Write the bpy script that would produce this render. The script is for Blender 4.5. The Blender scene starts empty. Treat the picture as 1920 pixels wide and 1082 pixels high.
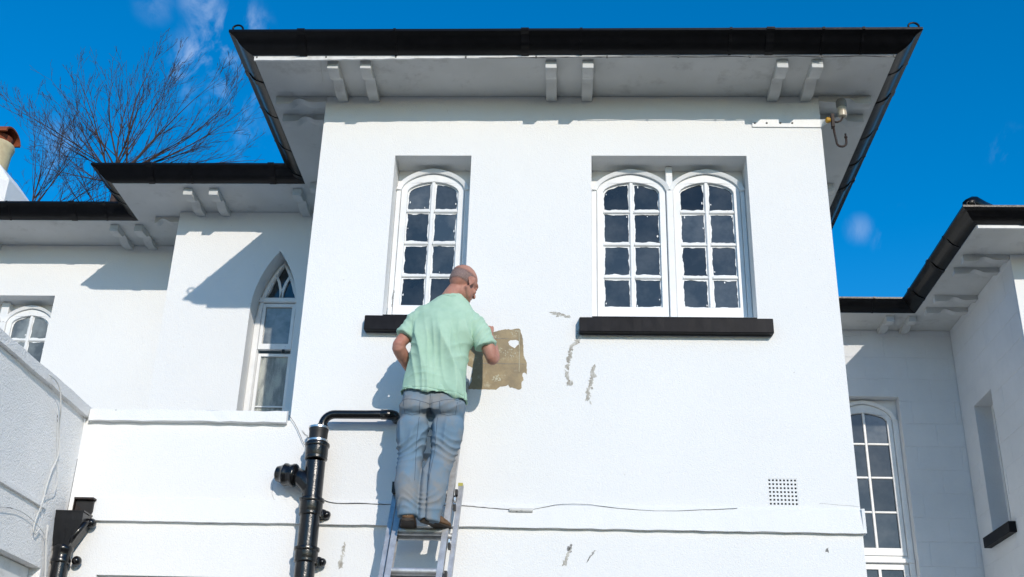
import bpy, math, random
from mathutils import Vector, Matrix, noise
from mathutils.geometry import tessellate_polygon
R = math.radians
rnd = random.Random(7)
sc = bpy.context.scene
col = sc.collection

# ------------------------------------------------------------------ camera
F_PX = 2147.4
pt, yw, rl = R(24.87), R(-3.03), R(1.696)
fw = Vector((math.sin(yw)*math.cos(pt), math.cos(yw)*math.cos(pt), math.sin(pt)))
r0 = Vector((math.cos(yw), -math.sin(yw), 0)); u0 = r0.cross(fw)
rt = r0*math.cos(rl) + u0*math.sin(rl); up = -r0*math.sin(rl) + u0*math.cos(rl)
CAM = Vector((0, -7.1, 1.6))
cd = bpy.data.cameras.new('camera'); cam = bpy.data.objects.new('camera', cd); col.objects.link(cam)
cam.matrix_world = Matrix(((rt.x, up.x, -fw.x, CAM.x), (rt.y, up.y, -fw.y, CAM.y), (rt.z, up.z, -fw.z, CAM.z), (0, 0, 0, 1)))
cd.sensor_width = 36; cd.lens = F_PX/1920*36; cd.clip_start = .05; cd.clip_end = 3000
sc.camera = cam

# ------------------------------------------------------------------ light
SUN = Vector((.38, -1, .395)).normalized()
w = bpy.data.worlds.new('World'); sc.world = w; w.use_nodes = True
nt = w.node_tree; N = nt.nodes; N.clear(); Lk = nt.links.new
out = N.new('ShaderNodeOutputWorld'); bg = N.new('ShaderNodeBackground'); bg.inputs[1].default_value = .15
sky = N.new('ShaderNodeTexSky'); sky.sky_type = 'NISHITA'; sky.sun_disc = False
sky.sun_elevation = math.asin(SUN.z); sky.sun_rotation = math.atan2(SUN.x, SUN.y)
sky.air_density = 1.0; sky.dust_density = .15; sky.ozone_density = 3.0
hs = N.new('ShaderNodeHueSaturation'); hs.inputs['Saturation'].default_value = 1.42; hs.inputs['Value'].default_value = 1.28
Lk(sky.outputs[0], hs.inputs['Color'])
tc = N.new('ShaderNodeTexCoord')
nm = N.new('ShaderNodeVectorMath'); nm.operation = 'NORMALIZE'; Lk(tc.outputs['Generated'], nm.inputs[0])
nz = N.new('ShaderNodeTexNoise'); nz.inputs['Scale'].default_value = 22; nz.inputs['Detail'].default_value = 6; nz.inputs['Roughness'].default_value = .6
nz.inputs['Distortion'].default_value = .6
mpc = N.new('ShaderNodeMapping'); mpc.inputs['Scale'].default_value = (1.0, 1.0, .55); mpc.inputs['Rotation'].default_value = (0, R(35), 0); Lk(nm.outputs[0], mpc.inputs[0]); Lk(mpc.outputs[0], nz.inputs['Vector'])
def px_dir(x, y):
    return (rt*((x-960)/F_PX) - up*((y-541)/F_PX) + fw).normalized()
acc = None
for (x, y, rad, amt) in [(420, 70, .022, .9), (375, 110, .018, .9), (345, 145, .012, .6), (420, 175, .022, .7), (455, 50, .016, .7), (380, 4, .014, .5), (120, 290, .02, .35), (460, 255, .016, .3),
                         (1684, 420, .010, .4), (1668, 448, .010, .38), (1612, 430, .009, .3), (1885, 275, .012, .35), (290, 8, .012, .2), (2900, 100, .12, .5), (-800, 200, .14, .5),
                         (-300, -400, .1, .5), (1400, -900, .12, .5)]:
    d = px_dir(x, y)
    dist = N.new('ShaderNodeVectorMath'); dist.operation = 'DISTANCE'; Lk(nm.outputs[0], dist.inputs[0]); dist.inputs[1].default_value = d
    mr = N.new('ShaderNodeMapRange'); mr.interpolation_type = 'SMOOTHSTEP'
    mr.inputs['From Min'].default_value = 0; mr.inputs['From Max'].default_value = rad*1.9; mr.inputs['To Min'].default_value = amt; mr.inputs['To Max'].default_value = 0
    Lk(dist.outputs['Value'], mr.inputs['Value'])
    if acc is None: acc = mr.outputs[0]
    else:
        mx = N.new('ShaderNodeMath'); mx.operation = 'MAXIMUM'; Lk(acc, mx.inputs[0]); Lk(mr.outputs[0], mx.inputs[1]); acc = mx.outputs[0]
cr = N.new('ShaderNodeMapRange'); cr.interpolation_type = 'SMOOTHSTEP'; cr.inputs['From Min'].default_value = .46; cr.inputs['From Max'].default_value = .70
Lk(nz.outputs[0], cr.inputs['Value'])
ml = N.new('ShaderNodeMath'); ml.operation = 'MULTIPLY'; Lk(acc, ml.inputs[0]); Lk(cr.outputs[0], ml.inputs[1])
mixc = N.new('ShaderNodeMixRGB'); mixc.inputs[2].default_value = (3.3, 4.3, 6.2, 1)
Lk(ml.outputs[0], mixc.inputs[0]); Lk(hs.outputs[0], mixc.inputs[1])
Lk(mixc.outputs[0], bg.inputs[0]); Lk(bg.outputs[0], out.inputs[0])
sd = bpy.data.lights.new('sun', 'SUN'); so = bpy.data.objects.new('sun', sd); col.objects.link(so)
sd.energy = 3.22; sd.angle = R(.5); sd.color = (1, .905, .79)
so.rotation_euler = SUN.to_track_quat('Z', 'Y').to_euler(); so.location = (6, -12, 12)
sc.view_settings.view_transform = 'Standard'; sc.view_settings.look = 'None'; sc.view_settings.exposure = 0; sc.view_settings.gamma = 1
sc.view_settings.use_curve_mapping = False

# ------------------------------------------------------------------ materials
def mat(name, base, rough=.6, spec=.4, c2=None, nscale=4, ndetail=5, bump=0, bscale=60, bdist=.003, metallic=0, coat=0, stops=(.35, .65), vor=0, stretch=None, c3=None, c3scale=1.5, c3stops=(.55, .75)):
    m = bpy.data.materials.new(name); m.use_nodes = True
    t = m.node_tree; n = t.nodes; L = t.links.new
    b = n['Principled BSDF']; b.inputs['Roughness'].default_value = rough; b.inputs['Specular IOR Level'].default_value = spec
    b.inputs['Metallic'].default_value = metallic; b.inputs['Coat Weight'].default_value = coat; b.inputs['Coat Roughness'].default_value = .08
    b.inputs['Base Color'].default_value = (*base, 1)
    g = n.new('ShaderNodeNewGeometry'); src = g.outputs['Position']
    if stretch:
        mp = n.new('ShaderNodeMapping'); mp.inputs['Scale'].default_value = stretch; L(src, mp.inputs[0]); src = mp.outputs[0]
    c = None
    if c2:
        a = n.new('ShaderNodeTexNoise'); a.inputs['Scale'].default_value = nscale; a.inputs['Detail'].default_value = ndetail; a.inputs['Roughness'].default_value = .62; L(src, a.inputs['Vector'])
        mr = n.new('ShaderNodeMapRange'); mr.inputs['From Min'].default_value = stops[0]; mr.inputs['From Max'].default_value = stops[1]; L(a.outputs[0], mr.inputs[0])
        mx = n.new('ShaderNodeMixRGB'); mx.inputs[1].default_value = (*base, 1); mx.inputs[2].default_value = (*c2, 1); L(mr.outputs[0], mx.inputs[0]); c = mx.outputs[0]
    if c3:
        a = n.new('ShaderNodeTexNoise'); a.inputs['Scale'].default_value = c3scale; a.inputs['Detail'].default_value = 8; a.inputs['Roughness'].default_value = .7; L(g.outputs['Position'], a.inputs['Vector'])
        mr = n.new('ShaderNodeMapRange'); mr.inputs['From Min'].default_value = c3stops[0]; mr.inputs['From Max'].default_value = c3stops[1]; L(a.outputs[0], mr.inputs[0])
        mx = n.new('ShaderNodeMixRGB'); mx.inputs[1].default_value = (*base, 1)
        if c: L(c, mx.inputs[1])
        mx.inputs[2].default_value = (*c3, 1); L(mr.outputs[0], mx.inputs[0]); c = mx.outputs[0]
    if c: L(c, b.inputs['Base Color'])
    if bump:
        a = n.new('ShaderNodeTexNoise'); a.inputs['Scale'].default_value = bscale; a.inputs['Detail'].default_value = 6; a.inputs['Roughness'].default_value = .65; L(g.outputs['Position'], a.inputs['Vector'])
        h = a.outputs[0]
        if vor:
            v = n.new('ShaderNodeTexVoronoi'); v.inputs['Scale'].default_value = vor; L(g.outputs['Position'], v.inputs['Vector'])
            ad = n.new('ShaderNodeMath'); ad.operation = 'MULTIPLY_ADD'; L(v.outputs['Distance'], ad.inputs[0]); ad.inputs[1].default_value = -.6; L(h, ad.inputs[2]); h = ad.outputs[0]
        bp = n.new('ShaderNodeBump'); bp.inputs['Strength'].default_value = bump; bp.inputs['Distance'].default_value = bdist; L(h, bp.inputs['Height']); L(bp.outputs[0], b.inputs['Normal'])
    return m
M = {}
M['render'] = mat('painted_render', (.79, .80, .798), .75, .25, c2=(.768, .778, .776), nscale=1.1, bump=.42, bscale=85, bdist=.005, vor=130, c3=(.70, .71, .70), c3scale=5, c3stops=(.66, .82))
M['render_old'] = mat('weathered_render', (.88, .87, .86), .8, .2, c2=(.82, .82, .81), nscale=2.0, bump=.8, bscale=60, bdist=.008, vor=90, c3=(.60, .61, .61), c3scale=9, c3stops=(.6, .8))
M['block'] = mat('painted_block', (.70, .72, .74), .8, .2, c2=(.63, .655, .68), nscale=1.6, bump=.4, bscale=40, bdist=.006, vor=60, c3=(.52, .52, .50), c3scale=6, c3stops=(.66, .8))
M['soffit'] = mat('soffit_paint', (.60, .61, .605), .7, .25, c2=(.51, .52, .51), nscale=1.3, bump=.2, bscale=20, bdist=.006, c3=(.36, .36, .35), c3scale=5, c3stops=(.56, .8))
M['wood'] = mat('white_gloss_paint', (.80, .815, .82), .38, .4, c2=(.72, .735, .74), nscale=7, bump=.25, bscale=50, bdist=.002, c3=(.55, .55, .53), c3scale=22, c3stops=(.68, .8))
M['wood_old'] = mat('flaking_white_paint', (.72, .73, .73), .5, .4, c2=(.55, .55, .53), nscale=14, bump=.4, bscale=50, bdist=.003, stops=(.5, .75))
M['black'] = mat('black_gloss_paint', (.0025, .0025, .003), .30, .22, bump=.35, bscale=30, bdist=.004, c2=(.005, .005, .006), nscale=12, c3=(.04, .04, .04), c3scale=45, c3stops=(.72, .8))
M['pipeblack'] = mat('black_pipe_paint', (.006, .006, .007), .22, .45, bump=.4, bscale=35, bdist=.005, coat=.15, c3=(.07, .07, .075), c3scale=60, c3stops=(.76, .82))
M['sill'] = mat('black_sill_paint', (.006, .006, .008), .5, .13, bump=.3, bscale=60, bdist=.002, c2=(.011, .011, .014), nscale=9, c3=(.10, .10, .10), c3scale=70, c3stops=(.74, .82))
M['slate'] = mat('roof_slate', (.05, .052, .058), .5, .5, c2=(.03, .03, .035), nscale=6, bump=.4, bscale=20)
M['glass_dark'] = mat('window_glass', (.020, .025, .028), .05, .85, c2=(.055, .060, .062), nscale=4, stops=(.42, .72), bump=.12, bscale=6, bdist=.01)
M['glass_grey'] = mat('curtained_glass', (.10, .11, .11), .08, .6, c2=(.22, .24, .235), nscale=3.5, stops=(.42, .6), bump=.03, bscale=6, bdist=.01)
M['glass_frost'] = mat('frosted_glass', (.18, .20, .20), .22, .55, c2=(.42, .44, .40), nscale=7, stops=(.4, .62), bump=.7, bscale=120, bdist=.004, vor=130, stretch=(2.5, 1, .6))
M['bare'] = mat('bare_sand_render', (.38, .305, .19), .9, .1, c2=(.255, .21, .145), nscale=9, bump=.4, bscale=50, bdist=.005, c3=(.52, .48, .36), c3scale=14, c3stops=(.56, .72))
M['scuff'] = mat('pale_scuff', (.58, .57, .46), .9, .1, c2=(.42, .39, .28), nscale=40, bump=.4, bscale=60)
M['scrape'] = mat('scraped_grey', (.33, .31, .27), .9, .1, c2=(.55, .54, .50), nscale=30, bump=.4, bscale=60, stops=(.4, .6))
M['crack'] = mat('crack_dirt', (.16, .16, .16), .9, .1, c2=(.35, .35, .34), nscale=25)
M['alu'] = mat('ladder_aluminium', (.50, .51, .52), .42, .5, c2=(.36, .36, .36), nscale=18, bump=.2, bscale=70, metallic=.75, c3=(.62, .60, .55), c3scale=40, c3stops=(.62, .72))
M['plastic'] = mat('black_plastic', (.015, .015, .016), .5, .4)
M['cap'] = mat('yellow_cap', (.42, .38, .08), .5, .4)
M['wire'] = mat('dark_wire', (.04, .04, .045), .6, .3, c2=(.25, .25, .25), nscale=9, stops=(.5, .62))
M['wirewhite'] = mat('painted_cable', (.62, .62, .60), .6, .3, c2=(.12, .12, .12), nscale=11, stops=(.6, .66))
M['steel'] = mat('hose_clip_steel', (.6, .6, .6), .28, .5, metallic=.9)
M['rust'] = mat('rusty_iron', (.014, .012, .012), .6, .35, c2=(.045, .026, .02), nscale=30, bump=.4, bscale=90)
M['ceramic'] = mat('cream_ceramic', (.55, .49, .38), .3, .5, c2=(.42, .36, .27), nscale=20)
M['ceramicgrey'] = mat('grey_ceramic', (.20, .19, .175), .4, .5)
M['yellow'] = mat('yellow_putty', (.58, .33, .03), .55, .4, c2=(.32, .16, .02), nscale=60)
M['terracotta'] = mat('terracotta', (.30, .085, .035), .8, .2, c2=(.20, .055, .03), nscale=12, bump=.3)
M['potcream'] = mat('buff_chimney_pot', (.62, .54, .33), .7, .3, c2=(.50, .41, .26), nscale=8, bump=.3, c3=(.30, .25, .20), c3scale=6, c3stops=(.6, .8))
M['bark'] = mat('winter_bark', (.038, .028, .029), .85, .15, c2=(.085, .055, .042), nscale=20)
M['ground'] = mat('paved_ground', (.12, .115, .10), .9, .2, c2=(.08, .08, .07), nscale=2, bump=.4, bscale=30)
M['flat'] = mat('flat_roof_felt', (.35, .35, .35), .9, .2, c2=(.25, .25, .25), nscale=5)
M['skin'] = mat('skin', (.46, .24, .18), .55, .3, c2=(.36, .165, .12), nscale=16, bump=.35, bscale=220, bdist=.0015, c3=(.52, .20, .14), c3scale=9, c3stops=(.5, .75))
M['shirt'] = mat('mint_tshirt', (.42, .60, .47), .92, .1, c2=(.35, .53, .405), nscale=9, bump=.5, bscale=420, bdist=.001, c3=(.42, .62, .50), c3scale=110, c3stops=(.62, .74))
M['jeans'] = mat('faded_jeans', (.150, .235, .32), .9, .1, c2=(.235, .245, .25), nscale=5, bump=.6, bscale=500, bdist=.001, stops=(.42, .62), c3=(.62, .63, .62), c3scale=60, c3stops=(.70, .715))
M['jean_seam'] = mat('denim_seam', (.07, .10, .14), .9, .1)
M['shirt_seam'] = mat('tshirt_seam', (.22, .36, .27), .9, .1)
M['shoe'] = mat('brown_suede', (.105, .058, .030), .8, .2, c2=(.18, .11, .065), nscale=30, bump=.5, bscale=120, c3=(.30, .25, .17), c3scale=90, c3stops=(.66, .72))
M['sole'] = mat('rubber_sole', (.045, .035, .028), .7, .3)
M['brownclip'] = mat('grey_clip', (.12, .12, .12), .6, .3)

def vary_glass(m, lo, hi):
    t = m.node_tree; n = t.nodes; L = t.links.new; b = n['Principled BSDF']
    oi = n.new('ShaderNodeObjectInfo'); mr = n.new('ShaderNodeMapRange'); mr.inputs['To Min'].default_value = lo; mr.inputs['To Max'].default_value = hi; L(oi.outputs['Random'], mr.inputs[0])
    src = b.inputs['Base Color'].links[0].from_socket
    mu = n.new('ShaderNodeVectorMath'); mu.operation = 'SCALE'; L(src, mu.inputs[0]); L(mr.outputs[0], mu.inputs['Scale']); L(mu.outputs[0], b.inputs['Base Color'])
    r2 = n.new('ShaderNodeMapRange'); r2.inputs['To Min'].default_value = .55; r2.inputs['To Max'].default_value = .95; L(oi.outputs['Random'], r2.inputs[0]); L(r2.outputs[0], b.inputs['Specular IOR Level'])
vary_glass(M['glass_dark'], .3, 2.3); vary_glass(M['glass_grey'], .7, 1.3)
def specks(m, scale, thr, colr):
    t = m.node_tree; n = t.nodes; L = t.links.new; b = n['Principled BSDF']; src = b.inputs['Base Color'].links[0].from_socket
    a = n.new('ShaderNodeTexNoise'); a.inputs['Scale'].default_value = scale; a.inputs['Detail'].default_value = 2; g = n.new('ShaderNodeNewGeometry'); L(g.outputs['Position'], a.inputs['Vector'])
    mr = n.new('ShaderNodeMapRange'); mr.inputs['From Min'].default_value = thr; mr.inputs['From Max'].default_value = thr+.04; L(a.outputs[0], mr.inputs[0])
    mx = n.new('ShaderNodeMixRGB'); L(mr.outputs[0], mx.inputs[0]); L(src, mx.inputs[1]); mx.inputs[2].default_value = (*colr, 1); L(mx.outputs[0], b.inputs['Base Color'])
specks(M['render'], 34, .755, (.50, .50, .48)); specks(M['render_old'], 40, .72, (.55, .55, .53)); specks(M['wood'], 60, .75, (.45, .44, .42))
# hair stubble with ragged soft edge
def stubble():
    m = bpy.data.materials.new('grey_stubble'); m.use_nodes = True; t = m.node_tree; n = t.nodes; L = t.links.new
    b = n['Principled BSDF']; b.inputs['Roughness'].default_value = .8
    a = n.new('ShaderNodeTexNoise'); a.inputs['Scale'].default_value = 420; a.inputs['Detail'].default_value = 3
    g = n.new('ShaderNodeNewGeometry'); L(g.outputs['Position'], a.inputs['Vector'])
    mx = n.new('ShaderNodeMixRGB'); mx.inputs[1].default_value = (.14, .095, .09, 1); mx.inputs[2].default_value = (.30, .21, .185, 1)
    mr = n.new('ShaderNodeMapRange'); mr.inputs['From Min'].default_value = .35; mr.inputs['From Max'].default_value = .65; L(a.outputs[0], mr.inputs[0]); L(mr.outputs[0], mx.inputs[0]); L(mx.outputs[0], b.inputs['Base Color'])
    at_ = n.new('ShaderNodeAttribute'); at_.attribute_name = 'fade'
    ad = n.new('ShaderNodeMath'); ad.operation = 'MULTIPLY_ADD'; L(a.outputs[0], ad.inputs[0]); ad.inputs[1].default_value = .9; ad.inputs[2].default_value = -.40
    a2 = n.new('ShaderNodeMath'); a2.operation = 'ADD'; L(ad.outputs[0], a2.inputs[0]); L(at_.outputs['Fac'], a2.inputs[1]); a2.use_clamp = True
    L(a2.outputs[0], b.inputs['Alpha'])
    return m
M['hair'] = stubble()

# ------------------------------------------------------------------ mesh helpers
def link(name, me, m=None, parent=None):
    o = bpy.data.objects.new(name, me); col.objects.link(o)
    if m is not None and me is not None: me.materials.append(M[m] if isinstance(m, str) else m)
    if parent:
        o.parent = parent
        if parent.type == 'EMPTY': o.matrix_parent_inverse = Matrix.Translation(-parent.location)
    return o
def empty(name, label, cat, loc=(0, 0, 0), group=None):
    o = bpy.data.objects.new(name, None); col.objects.link(o); o.location = loc
    o['label'] = label; o['category'] = cat
    if group: o['group'] = group
    return o
class MB:
    def __init__(s): s.v = []; s.f = []
    def add(s, vs, fs):
        k = len(s.v); s.v += [tuple(v) for v in vs]; s.f += [tuple(i+k for i in f) for f in fs]; return s
    def box(s, x0, x1, y0, y1, z0, z1):
        vs = [(x, y, z) for z in (z0, z1) for y in (y0, y1) for x in (x0, x1)]
        return s.add(vs, [(0, 2, 3, 1), (4, 5, 7, 6), (0, 1, 5, 4), (2, 6, 7, 3), (0, 4, 6, 2), (1, 3, 7, 5)])
    def prism(s, outer, holes, a, b, mp):
        """polygon in (u,v) with holes, extruded from depth a (front) to b; mp(u,v,d)->xyz"""
        polys = [outer] + list(holes)
        flat = [p for q in polys for p in q]
        tri = tessellate_polygon([[Vector((p[0], p[1], 0)) for p in q] for q in polys])
        n = len(flat)
        s.add([mp(p[0], p[1], a) for p in flat] + [mp(p[0], p[1], b) for p in flat],
              [tuple(t) for t in tri] + [tuple(i+n for i in reversed(t)) for t in tri])
        for q in polys:
            m = len(q)
            s.add([mp(p[0], p[1], a) for p in q] + [mp(p[0], p[1], b) for p in q], [(i, (i+1) % m, m+(i+1) % m, m+i) for i in range(m)])
        return s
    def tube(s, pts, rad, n=12, cap=True, flat=1.0):
        pts = [Vector(p) for p in pts]
        if not hasattr(rad, '__len__'): rad = [rad]*len(pts)
        t0 = (pts[1]-pts[0]).normalized()
        ref = Vector((0, 0, 1)) if abs(t0.z) < .9 else Vector((0, 1, 0))
        nx = t0.cross(ref).normalized()
        vs = []; k = len(pts)
        for i, p in enumerate(pts):
            t = (pts[min(i+1, k-1)]-pts[max(i-1, 0)]).normalized()
            nx = (nx - t*nx.dot(t)).normalized(); ny = t.cross(nx)
            for j in range(n):
                a = 2*math.pi*j/n
                vs.append(p + nx*math.cos(a)*rad[i] + ny*math.sin(a)*rad[i]*flat)
        fs = [(i*n+j, i*n+(j+1) % n, (i+1)*n+(j+1) % n, (i+1)*n+j) for i in range(k-1) for j in range(n)]
        if cap: fs += [tuple(reversed(range(n))), tuple((k-1)*n+j for j in range(n))]
        return s.add(vs, fs)
    def rings(s, rings, cap=True):
        n = len(rings[0]); vs = [p for r in rings for p in r]; k = len(rings)
        fs = [(i*n+j, i*n+(j+1) % n, (i+1)*n+(j+1) % n, (i+1)*n+j) for i in range(k-1) for j in range(n)]
        if cap: fs += [tuple(reversed(range(n))), tuple((k-1)*n+j for j in range(n))]
        return s.add(vs, fs)
    def lathe(s, c, prof, n=20, axis='z'):
        """prof: (radius, height) pairs along axis from point c"""
        c = Vector(c); rs = []
        for r, h in prof:
            ring = []
            for j in range(n):
                a = 2*math.pi*j/n
                if axis == 'z': ring.append(c+Vector((r*math.cos(a), r*math.sin(a), h)))
                elif axis == 'x': ring.append(c+Vector((h, r*math.cos(a), r*math.sin(a))))
                else: ring.append(c+Vector((r*math.sin(a), h, r*math.cos(a))))
            rs.append(ring)
        return s.rings(rs)
    def ellipsoid(s, c, rad, rot=None, n=16):
        c = Vector(c); rs = []
        for i in range(1, n):
            th = math.pi*i/n; ring = []
            for j in range(n):
                a = 2*math.pi*j/n
                p = Vector((rad[0]*math.sin(th)*math.cos(a), rad[1]*math.sin(th)*math.sin(a), -rad[2]*math.cos(th)))
                if rot is not None: p = rot @ p
                ring.append(c+p)
            rs.append(ring)
        return s.rings(rs)
    def mesh(s, name, smooth=False, fix=True):
        me = bpy.data.meshes.new(name); me.from_pydata([tuple(v) for v in s.v], [], s.f); me.update()
        if fix:
            import bmesh
            bm = bmesh.new(); bm.from_mesh(me); bmesh.ops.remove_doubles(bm, verts=bm.verts, dist=1e-5); bmesh.ops.recalc_face_normals(bm, faces=bm.faces); bm.to_mesh(me); bm.free()
        if smooth:
            for p in me.polygons: p.use_smooth = True
            if smooth == 'auto': me.set_sharp_from_angle(angle=R(40))
        return me
    def build(s, name, m, parent=None, smooth=False, fix=True):
        return link(name, s.mesh(name, smooth, fix), m, parent)
def bevel(o, w_=.004, seg=2):
    b = o.modifiers.new('bevel', 'BEVEL'); b.width = w_; b.segments = seg; b.limit_method = 'ANGLE'; b.angle_limit = R(35)
    return o
XZ = lambda y: (lambda u, v, d: (u, y+d, v))
YZ = lambda x, s=1: (lambda u, v, d: (x+s*d, u, v))

# ------------------------------------------------------------------ ground
g = MB(); g.add([(-900, -900, 0), (900, -900, 0), (900, 900, 0), (-900, 900, 0)], [(0, 1, 2, 3)])
o = g.build('ground', 'ground'); o['kind'] = 'structure'

# ------------------------------------------------------------------ house
ZS = 6.465          # soffit level
house = empty('house', 'white painted two storey house with black gutters, deep bracketed eaves and arched windows', 'house', (0, 0, 0))
# openings (x0,x1,z0,z1)
W1 = (-1.254, -.698, 4.695, 5.955); W2 = (.169, 1.277, 4.695, 5.957)
def rect(x0, x1, z0, z1): return [(x0, z0), (x1, z0), (x1, z1), (x0, z1)]
def jag(a, b, n, amp):
    return [a+(b-a)*i/n for i in range(1, n)]
WALL = 'render'
vent_holes = []
vx0, vx1, vz0, vz1 = 1.268, 1.452, 3.418, 3.592
main = MB()
main.prism([(-3.17, 0), (1.827, 0), (1.827, ZS-.002), (-1.805, ZS-.002), (-1.805, 3.93), (-3.17, 3.93)],
           [rect(*W1), rect(*W2), rect(-2.91, -1.83, 1.6, 2.912), rect(vx0, vx1, vz0, vz1), rect(.2, 1.25, 1.3, 2.5)], 0, .3, XZ(0))
main.build('wall', WALL, house)['label'] = 'front wall of the tall middle block, bright white render with a scraped patch'
b = MB(); b.box(-1.8045, -1.50, .3, 1.80, 3.85, ZS-.002); b.build('wall', WALL, house)
b = MB(); b.box(1.52, 1.8265, .3, 4.37, 0, ZS-.002); b.build('wall', WALL, house)
# recess walls left
gx0, gx1, gxc, gsp, gap = -2.72, -2.32, -2.52, 5.50, 6.079
def gothic(x0, x1, zs, za, n=10):
    xc = (x0+x1)/2; h = za-zs; wd = (x1-x0)/2
    r = (h*h+wd*wd)/(2*wd); ls = []
    a1 = math.atan2(h, r-wd)
    for i in range(n+1):
        a = a1*i/n; ls.append((x1-r+r*math.cos(a), zs+r*math.sin(a)))
    return ls + [(2*xc-x, z) for x, z in reversed(ls[:-1])]
b = MB(); b.prism(rect(-3.47, -1.806, 3.75, ZS-.002), [[(gx0, 4.25), (gx1, 4.25)] + gothic(gx0, gx1, gsp, gap)], 0, .3, XZ(1.80)); b.build('wall', WALL, house)
b = MB(); b.box(-3.4695, -3.2, 2.10, 2.475, 3.75, ZS-.002); b.build('wall', WALL, house)
LW = (-5.90, -4.789, 4.70, 5.936)
b = MB(); b.prism(rect(-9, -3.47, 3.75, ZS-.002), [rect(*LW)], 0, .3, XZ(2.475)); b.build('wall', WALL, house)
# right recess wall, painted blockwork
RO = (2.76, 3.465, 2.9, 5.712)
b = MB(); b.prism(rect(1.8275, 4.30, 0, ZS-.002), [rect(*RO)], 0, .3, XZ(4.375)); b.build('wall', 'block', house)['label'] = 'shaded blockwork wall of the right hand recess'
SO = (3.50, 4.00, 4.19, 5.487)   # opening in wing side wall: y0,y1,z0,z1
XW = 4.085
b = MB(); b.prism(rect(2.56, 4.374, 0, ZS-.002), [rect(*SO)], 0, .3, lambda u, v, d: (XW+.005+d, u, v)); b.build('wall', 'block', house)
b = MB(); b.prism(rect(XW+.0055, 9, 0, ZS-.002), [], 0, .3, XZ(2.555)); b.build('wall', WALL, house)
# block courses (individual blocks proud of the joints)
def blocks(u0, u1, z0, z1, hole, mp, per=.44, ch=.244, zref=5.906, jt=.003, m='block', dep=.0032, skip=.0):
    k0 = int(math.floor((z0-zref)/ch)); z = zref+k0*ch; row = k0
    while z < z1:
        off = (row % 2)*per/2; u = u0-off
        while u < u1:
            a0, a1, c0, c1 = max(u, u0)+jt/2, min(u+per, u1)-jt/2, max(z, z0)+jt/2, min(z+ch, z1)-jt/2
            rects = [(a0, a1, c0, c1)]
            if hole:
                h0, h1, v0, v1 = hole; nr = []
                for (p, q, r_, s_) in rects:
                    if q <= h0 or p >= h1 or s_ <= v0 or r_ >= v1: nr.append((p, q, r_, s_)); continue
                    if p < h0: nr.append((p, h0, r_, s_))
                    if q > h1: nr.append((h1, q, r_, s_))
                    if r_ < v0: nr.append((max(p, h0), min(q, h1), r_, v0))
                    if s_ > v1: nr.append((max(p, h0), min(q, h1), v1, s_))
                rects = nr
            for (p, q, r_, s_) in rects:
                if q-p < .02 or s_-r_ < .01: continue
                d = dep + rnd.uniform(-.0012, .0012)
                bb = MB(); vs = []
                ch_ = .0035
                vs = [mp(p, r_, 0), mp(q, r_, 0), mp(q, s_, 0), mp(p, s_, 0)]
                vs += [mp(p+ch_, r_+ch_, -d), mp(q-ch_, r_+ch_, -d), mp(q-ch_, s_-ch_, -d), mp(p+ch_, s_-ch_, -d)]
                bb.add(vs, [(4, 5, 6, 7), (0, 1, 5, 4), (1, 2, 6, 5), (2, 3, 7, 6), (3, 0, 4, 7)])
                bb.build('block', m, house)
            u += per
        z += ch; row += 1
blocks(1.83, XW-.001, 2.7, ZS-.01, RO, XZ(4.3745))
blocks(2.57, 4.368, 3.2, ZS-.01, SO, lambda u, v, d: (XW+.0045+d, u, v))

# flat roof behind the ledge and the low wing on the left with its coping
b = MB(); b.box(-7, -1.806, .301, 1.799, 3.6, 3.74); b.box(-7, -3.475, 1.80, 2.474, 3.6, 3.74); b.box(-7, -3.45, -2.9, .3, 3.6, 3.74); b.build('flat_roof', 'flat', house)
b = MB(); b.prism(rect(-3.2, -.005, 0, 3.93), [rect(-1.5, -.215, 1.2, 2.905)], 0, .28, lambda u, v, d: (-3.171-d, u, v)); b.build('wall', 'render_old', house)['label'] = 'side wall of the low wing at the left, duller weathered render'
# low wing coping
b = MB()
n = 26; prof = [(-.30, 3.931), (.035, 3.931), (.040, 3.995), (-.02, 4.03), (-.30, 4.03)]
rs = []
for i in range(n+1):
    y = -3.2+3.215*i/n
    rs.append([(-3.171+px+rnd.uniform(-.003, .003), y, pz+rnd.uniform(-.004, .004)) for px, pz in prof])
b.rings(rs); b.build('coping', 'render_old', house)
# a thin moulding line lower on that wall
b = MB(); b.box(-3.1705, -3.15, -3.2, -.36, 3.235, 3.262); b.build('drip_moulding', 'render_old', house)
b = MB(); b.box(-3.3, -3.24, -1.49, -.22, 1.2, 2.9); b.build('window_board', 'wood_old', house)

def strip(name, pts_top, pts_bot, y0, yf_top, yf_bot, m, jit=.002, seg=None, label=None):
    """projecting band: top edge back at the wall, sloping out, vertical face, underside"""
    b = MB(); x0, x1 = pts_top[0], pts_top[1]; n = seg or max(2, int((x1-x0)/.07)); rs = []
    for i in range(n+1):
        x = x0+(x1-x0)*i/n; j = lambda s=1: rnd.uniform(-jit, jit)*s
        zt = pts_top[2]; zb = pts_bot
        rs.append([(x, y0, zt+j()), (x, yf_top+j(.6), zt-.012+j()), (x, yf_bot+j(.6), zb+j(1.4)), (x, y0, zb+j())])
    b.rings(rs); o = b.build(name, m, house)
    if label: o['label'] = label
    return o
strip('ledge', (-3.13, -1.82, 3.992), 3.905, .0, -.042, -.045, WALL, .003, label='thin projecting ledge below the pointed window')
strip('band', (-3.135, 1.845, 3.405), 3.247, -.0005, -.010, -.030, WALL, .0018, label='shallow plaster band across the foot of the middle block')
b = MB(); b.box(1.8275, 1.846, -.028, .6, 3.249, 3.40); b.build('band', WALL, house)

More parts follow.
